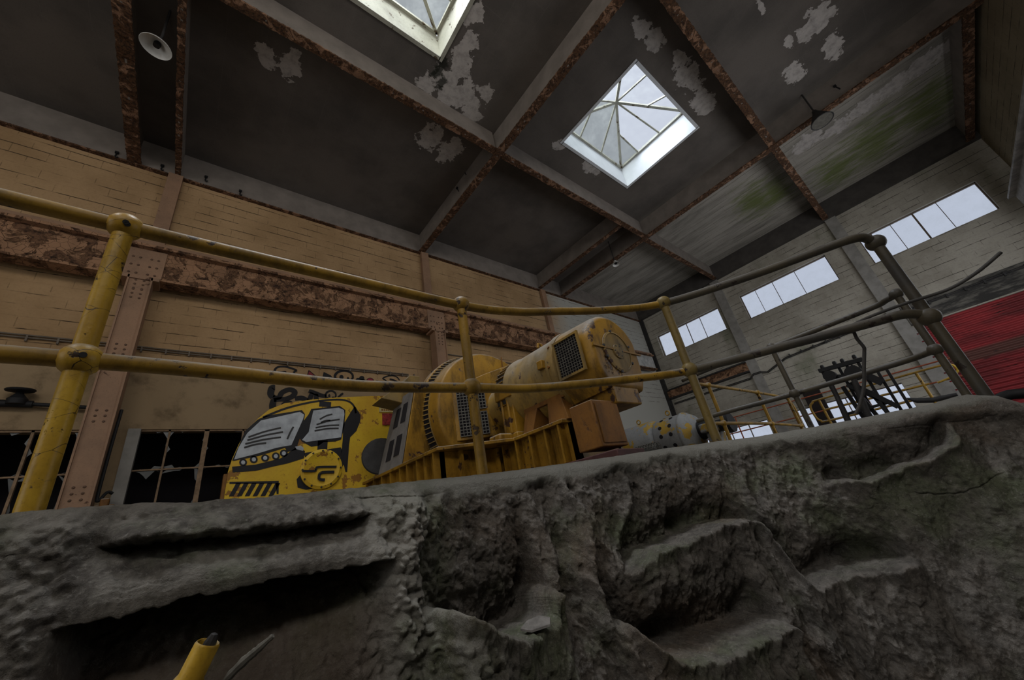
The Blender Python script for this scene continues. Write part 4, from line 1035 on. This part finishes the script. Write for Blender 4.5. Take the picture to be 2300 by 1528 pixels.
dcyl([(1.118, 5.40), (1.15, 5.40), (1.15, 5.415), (1.125, 5.415)]).build('rim_lip', M['yellow_dusty'], dr)
bo = MB()
for k in range(20):
    a = 2*math.pi*(k+.5)/20; bo.lathe([(.025, 0), (.02, .022)], (AX+1.22*math.cos(a), 5.67, dz+1.22*math.sin(a)), (math.cos(a), 0, math.sin(a)), 8)
build_each(bo, 'bolt', M['dark'], dr)
MB().bar((4.35, 5.14, dz+.15), (4.42, 5.14, dz+1.08), .012, .02).build('seam_strip', M['rustbox'], dr)
# boxed guard on the drum face
gx = MB(); zlo, zl, zr_ = 1.14, 2.22, 2.58
gx.hull8([(3.22, 5.15, zlo), (3.73, 4.86, zlo), (4.70, 4.86, zlo), (4.70, 5.15, zlo), (3.22, 5.15, 2.02), (3.73, 4.86, zl), (4.66, 4.86, zr_), (4.66, 5.15, zr_)])
gd = gx.build('box_guard', M['yellow'], mg, bevel=.01)
A, B = V((3.27, 5.11, 0)), V((3.69, 4.873, 0)); nrm = (B-A).cross(V((0, 0, 1))).normalized()
gm = MB(); go = MB()
for (f0, f1, z0, z1) in ((.02, .46, 1.2, 1.95), (.56, .98, 1.62, 2.05), (.56, .98, 1.2, 1.56)):
    a, b_ = A.lerp(B, f0)+nrm*.004, A.lerp(B, f1)+nrm*.004
    go.prism([(a.x, a.y, z0), (b_.x, b_.y, z0), (b_.x, b_.y, z1), (a.x, a.y, z1)], nrm*.003)
    for i in range(5):
        p = a.lerp(b_, i/4)+nrm*.012; gm.bar((p.x, p.y, z0), (p.x, p.y, z1), .010, .008, nrm)
    k = int((z1-z0)/.05)
    for i in range(k+1):
        zz = z0+(z1-z0)*i/k; gm.bar((a.x+nrm.x*.012, a.y+nrm.y*.012, zz), (b_.x+nrm.x*.012, b_.y+nrm.y*.012, zz), .008, .012)
build_each(go, 'dark_opening', M['void'], gd); gm.build('wire_mesh', M['mesh'], gd)
# slotted end stand left of the drum, sloping hood above it
st = MB().hull8([(2.50, 5.58, .90), (2.50, 6.52, .90), (3.4, 6.52, .90), (3.4, 5.58, .90), (2.74, 5.50, 2.12), (2.80, 6.40, 2.20), (3.4, 6.4, 2.2), (3.4, 5.5, 2.12)])
sp = st.build('end_stand', M['yellow'], mg, bevel=.01)
def on_stand(u, v):    # u along y, v up
    a = V((2.50, 5.58, .90)).lerp(V((2.50, 6.52, .90)), u); b_ = V((2.74, 5.50, 2.12)).lerp(V((2.80, 6.40, 2.20)), u)
    return a.lerp(b_, v)
nn = (on_stand(0, 1)-on_stand(0, 0)).cross(on_stand(1, 0)-on_stand(0, 0)).normalized()
if nn.x > 0: nn = -nn
pl = MB().prism([on_stand(.0, .02)+nn*.012, on_stand(1, .02)+nn*.012, on_stand(.98, .98)+nn*.012, on_stand(.02, .98)+nn*.012], nn*.008)
pl.build('slotted_plate', M['greyplate'], sp)
so = MB()
for (u0, v0) in ((.18, .58), (.52, .56), (.20, .16), (.54, .14)):
    so.prism([on_stand(u0, v0)+nn*.021, on_stand(u0+.22, v0)+nn*.021, on_stand(u0+.22, v0+.26)+nn*.021, on_stand(u0, v0+.26)+nn*.021], nn*.004)
build_each(so, 'slot', M['void'], sp)
hd = MB()
hd.prism([(2.36, 6.0, 2.10), (2.72, 6.0, 2.36), (2.90, 6.0, 2.56), (3.10, 6.0, 2.56), (3.05, 6.0, 2.2), (2.75, 6.0, 2.02)], (0, .45, 0))
hd.build('hood', M['yellow_dusty'], mg, bevel=.01)
MB().lathe([(.02, -.02), (.30, -.02), (.32, 0), (.30, .02), (.02, .02)], (2.62, 6.75, 1.28), (.3, 1, 0), 24).build('brake_disc', M['dark'], mg)

# ------------------------------------------------------------------ painted yellow panel
PY = 7.2
pn = thing('steel_screen', 'bright yellow sheet panel with sprayed windscreens and hazard stripes', 'panel', (1.9, 7.2, 0))
out = [at_y(x, y, PY) for x, y in ((890, 889), (830, 890), (760, 893), (700, 898), (640, 906), (605, 920), (580, 940), (556, 965), (537, 997), (522, 1030), (512, 1060))]
out = [(3.3, PY, 2.60)] + [tuple(p) for p in out] + [(.47, PY, 0), (3.3, PY, 0)]
MB().prism(out, (0, .04, 0)).build('sheet', M['bright'], pn)
MB().box((.43, PY+.0, 0), (.47, PY+.16, 1.22)).build('side_flange', M['rustbox'], pn)
def film(mb, pts, d=.003): mb.prism([tuple(at_y(x, y, PY-.001)) for x, y in pts], (0, -d, 0))
def fstroke(mb, pts, wd, d=.003):
    P = smooth_path([at_y(x, y, PY-.001) for x, y in pts], 5); n = len(P)
    for i in range(n-1):
        s = (P[i+1]-P[i]).normalized().cross(V((0, -1, 0)))*wd/2
        mb.prism([P[i]+s, P[i+1]+s, P[i+1]-s, P[i]-s], (0, -d, 0))
def zz(x, y): return (480+x/4.2437, 780+y/4.2437)
def Z(*pts): return [zz(*p) for p in pts]
blk = MB(); wht = MB()
film(blk, Z((175,1080),(300,800),(420,690),(500,655),(840,600),(870,640),(860,700),(905,640),(930,590),(1200,560),(1255,600),(1245,760),(1215,880),(1160,900),(1050,905),(1000,940),(930,950),(840,900),(820,870),(800,930),(790,980),(700,1000),(680,960),(600,985),(420,1040),(190,1085)))
film(blk, Z((175,1140),(400,1120),(640,1060),(780,960),(870,990),(860,1060),(700,1110),(560,1140),(400,1180),(180,1195)))
film(blk, Z((1235,740),(1300,630),(1345,560),(1400,650),(1395,710),(1360,800),(1300,860),(1290,940),(1272,1190),(1255,1190),(1240,1120),(1200,1180),(1180,1170),(1220,980),(1230,870)))
film(blk, Z((840,1200),(790,1260),(800,1340),(880,1360),(1000,1340),(1100,1310),(1000,1280),(900,1290)))
film(blk, Z((860,1010),(1210,955),(1225,985),(1200,1060),(1100,1050),(950,1020),(870,1050)))
fstroke(blk, Z((470,670),(700,580),(960,520),(1180,500),(1290,520),(1340,570),(1355,630)), .035)
fstroke(blk, Z((1060,570),(1065,520)), .20); fstroke(blk, Z((1040,890),(1035,980)), .16)
film(blk, Z((150,1285),(620,1275),(618,1400),(600,1400),(590,1300),(150,1305)))
for k in range(6):
    x = 165+k*75; film(blk, Z((x+50,1295),(x+95,1295),(x+25,1420),(x-20,1422)))
for k, (x, y) in enumerate(((280,1100),(382,1072),(490,1058),(592,1040),(668,1012))): film(blk, Z(*ell(x, y, 38, 36, 14)[:-1]), .003)
blk.build('black_spray', M['paint_black'], pn)
film(wht, Z((195,1072),(235,960),(320,820),(450,700),(820,618),(862,645),(850,690),(740,935),(600,960),(400,1020)), .006)
film(wht, Z((950,605),(1190,578),(1240,600),(1245,640),(1215,860),(880,905),(842,885),(905,810),(930,690)), .006)
film(wht, Z((775,950),(830,940),(860,965),(850,990),(790,975)), .006)
for k, (x, y) in enumerate(((280,1100),(382,1072),(490,1058),(592,1040),(668,1012))): film(wht, Z(*ell(x, y, 20, 20, 10)[:-1]), .007)
wht.build('grey_spray', M['paint_white'], pn)
stn = MB()
for (a, b_, c, d) in ((330,860,640,770),(320,890,660,810),(300,925,640,860),(290,960,500,915),(980,740,1200,690),(970,770,1195,745),(960,800,1190,775),(1010,690,1130,640),(1020,720,1110,700),(700,880,760,760)):
    fstroke(stn, Z((a,b_),((a+c)/2,(b_+d)/2-8),(c,d)), .028, .0085)
stn.build('dark_streak', M['dark'], pn)
hc = at_y(722, 1054, PY)
hp = MB().lathe([(.33, 0), (.33, .03), (.28, .045), (.27, .04), (.01, .045)], hc, (0, -1, 0), 36).build('hatch_cover', M['bright'], pn)
hb = MB()
for k in range(12):
    a = 2*math.pi*k/12; hb.lathe([(.016, .04), (.013, .06)], (hc.x+.30*math.cos(a), hc.y, hc.z+.30*math.sin(a)), (0, -1, 0), 8)
build_each(hb, 'bolt', M['dark'], hp)
hk = MB(); PY2 = PY; PY = PY-.055
fstroke(hk, Z((845,1180),(970,1178),(985,1145),(1170,1140)), .035); fstroke(hk, Z((1150,1190),(1030,1195),(1005,1225),(1010,1260),(1060,1265)), .045)
hk.build('black_line', M['paint_black'], hp)
PY = PY2
def plate(x0, y0, x1, y1, name, m, lines, lab):
    a, b_ = at_y(x0, y0, PY), at_y(x1, y1, PY)
    o = MB().box((a.x, PY-.02, b_.z), (b_.x, PY-.003, a.z)).build(name, m, pn, label=lab)
    lm = MB(); h = a.z-b_.z
    for k in range(lines):
        z = a.z-h*(k+.8)/(lines+.6); rnd = random.Random(k+int(x0)); x = a.x+.04
        while x < b_.x-.06:
            wv = rnd.uniform(.015, .04); lm.box((x, PY-.022, z-.02), (x+wv, PY-.02, z+.02)); x += wv+.012
    if lines: lm.build('worn_lettering', M['rustbox'], o)
plate(851, 896, 893, 909, 'sign_plate', M['sign_cream'], 1, 'cream sign plate, upper')
plate(851, 911, 890, 927, 'sign_plate', M['sign_cream'], 2, 'cream sign plate with worn brown lettering, lower')
plate(858, 929, 887, 955, 'sign_plate', M['sign_red'], 0, 'mottled red sign plate')

# ------------------------------------------------------------------ second motor
m2 = thing('small_motor', 'smaller white and yellow flaking motor beyond the big motor', 'machine', (8.5, 4.5, 0))
mz = .90
def mcyl(prof, n=40): return MB().lathe(prof, (8.5, 0, mz), (0, 1, 0), n)
mcyl([(.30, 5.75), (.47, 5.72), (.50, 5.6), (.50, 4.75), (.46, 4.65), (.42, 4.62)]).build('body', M['white_yellow'], m2)
sh = mcyl([(.44, 4.62), (.46, 4.60), (.46, 4.02), (.44, 4.0)]).build('vent_shell', M['white_yellow'], m2)
ho = MB()
for a in (150, 175, 205, 120, 95):
    for y in (4.18, 4.42):
        c, s = math.cos(math.radians(a)), math.sin(math.radians(a))
        ho.lathe([(.045, 0), (.045, .006)], (8.5+.458*c, y, mz+.458*s), (c, 0, s), 14)
build_each(ho, 'vent_hole', M['void'], sh)
mcyl([(.47, 4.02), (.48, 3.99), (.48, 3.96), (.44, 3.90), (.36, 3.78), (.22, 3.72)]).build('end_bell', M['white_yellow'], m2)
mcyl([(.20, 3.78), (.20, 3.55), (.12, 3.52), (.12, 3.2), (.20, 3.18), (.20, 3.05)], 24).build('shaft_coupling', M['black'], m2)
MB().box((8.2, 3.36, 0), (8.8, 3.52, .80)).box((8.1, 3.3, .8), (8.9, 3.58, .98)).build('bearing_pedestal', M['white_yellow'], m2, bevel=.03)
MB().box((8.0, 3.0, .0), (9.0, 5.9, .42)).build('bed_frame', M['yellow'], m2, bevel=.01)
MB().box((8.02, 3.95, .42), (8.98, 5.6, .62)).build('feet', M['yellow'], m2, bevel=.02)
ey = MB()
for y in (5.1, 4.3): ey.tube(arc((8.45, y, mz+.56), .05, 0, 2*math.pi, (0, 1, 0), (0, 0, 1), 12), .014, 8, False)
build_each(ey, 'lifting_eye', M['rail'], m2)
mg2 = MB(); c0 = V((7.86, 4.7, .72))
for k in range(14):
    a = 2*math.pi*k/14; mg2.tube([c0+V((.13*math.cos(a), -.25, .13*math.sin(a))), c0+V((.13*math.cos(a), .3, .13*math.sin(a)))], .006, 5)
for y in np.linspace(-.25, .3, 9): mg2.tube(arc(c0+V((0, y, 0)), .13, 0, 2*math.pi, (1, 0, 0), (0, 0, 1), 16), .006, 5, False)
mg2.build('mesh_guard', M['mesh'], m2)
MB().box((7.75, 4.4, 0), (7.98, 5.05, .58)).build('fan_box', M['black'], m2)

# ------------------------------------------------------------------ lever frame
lf = thing('lever_frame', 'black iron lever frame with bolted top bar', 'machine', (6, .7, 0))
X = 6.0
MB().bar((X, .93, .95), (X, .49, .93), .07, .045).build('top_bar', M['black'], lf)
for y in (.88, .75, .67, .55): MB().lathe([(.022, .0), (.022, .03), (.014, .045)], (X, y, .965), (0, 0, 1), 8).build('bolt', M['black'], lf)
for y, dx in ((.90, 0), (.745, .1), (.665, .1), (.545, 0)): MB().bar((X+dx, y, 0), (X+dx, y, .94), .03, .03).build('upright', M['black'], lf)
for y in (.44, .36): MB().bar((X+.1, y, 0), (X+.1, y, .76), .028, .028).build('upright', M['black'], lf)
MB().lathe([(.02, -.05), (.065, -.05), (.065, .05), (.02, .05)], (X-.05, .845, .845), (1, 0, 0), 20).build('pulley', M['black'], lf)
MB().lathe([(.02, -.05), (.085, -.05), (.085, .05), (.02, .05)], (X-.05, .625, .80), (1, 0, 0), 20).build('pulley', M['black'], lf)
MB().tube([(X-.08, .87, .76), (X-.08, .90, .3), (X-.08, .90, 0)], [.022, .034, .04], 10).build('lever', M['dark'], lf)
MB().tube([(X-.12, .645, .76), (X-.12, .70, .34), (X-.12, .70, 0)], [.028, .036, .04], 10).build('lever', M['dark'], lf)
MB().bar((X, .56, .77), (X, .45, .62), .08, .11, (1, 0, 0)).build('weight', M['black'], lf)
db = MB(); db.bar((X, .66, .64), (X, .44, .33), .05, .05); db.bar((X, .83, .84), (X, .60, .74), .05, .05); db.bar((X, .75, .70), (X, .55, .45), .04, .04); db.bar((X, .62, .9), (X, .53, .80), .03, .03)
db.bar((X+.05, .72, .72), (X+.05, .62, .10), .04, .04); db.bar((X+.05, .80, .70), (X+.05, .75, .05), .04, .04); db.bar((X, .58, .52), (X, .52, .1), .04, .04); db.bar((X, .90, .38), (X, .46, .40), .03, .03)
build_each(db, 'brace', M['black'], lf)
MB().box((X-.15, .4, 0), (X+.2, 1.0, .12)).build('base', M['black'], lf)

# ------------------------------------------------------------------ foreground bits
a = V((.055, 1.22, -.225)); d = V((.16, -.10, .42)).normalized()
pt = thing('pipe_stub', 'broken yellow pipe end poking out of the crust at lower left', 'pipe', tuple(a))
MB().lathe([(.030, -.06), (.030, .02), (.026, .03), (.0235, .035), (.0235, .088), (.021, .092), (.018, .088), (.018, .03), (.005, .028)], a, d, 20).build('pipe', M['rail'], pt)
MB().lathe([(.037, -.06), (.037, -.01), (.030, -.005)], a, d, 20).build('crusted_sleeve', M['timber'], pt)
MB().lathe([(.004, .02), (.011, .03), (.012, .09), (.007, .105), (.002, .107)], a + V((.004, 0, .0)), d, 8).build('core', M['dark'], pt)
tag(MB().tube(smooth_path([(.125, 1.19, -.215), (.150, 1.165, -.190), (.170, 1.15, -.175), (.195, 1.13, -.155)]), [.006, .007, .009, .008, .008, .009, .010, .009, .008, .009, .008, .009, .007, .008, .007, .006, .005, .006, .004], 8).build('twig', M['timber']),
    'crusted twig beside the broken yellow pipe end', 'twig')
bpy.context.view_layer.update()
pit = bpy.data.objects['wall_pit']
hit, fp, fnm, _ = pit.ray_cast(V((0, 0, 0)), V((0.637, 0.772, -0.238)).normalized())
if not hit: fp = V((1.09, 1.31, -0.41))
fx = V((.77, -.61, 0)); fy = V((.5, .6, .35)).normalized()
fk = MB().prism([fp + fx*a + fy*b + V((-.008, -.008, .014)) for a, b in ((-.055, -.012), (-.02, -.028), (.045, -.018), (.05, .012), (.012, .03), (-.03, .018))], (0, .002, .006))
tag(fk.build('stone_flake', M['shell']), 'flat grey flake lying in the lower middle pocket of the crust', 'stone')
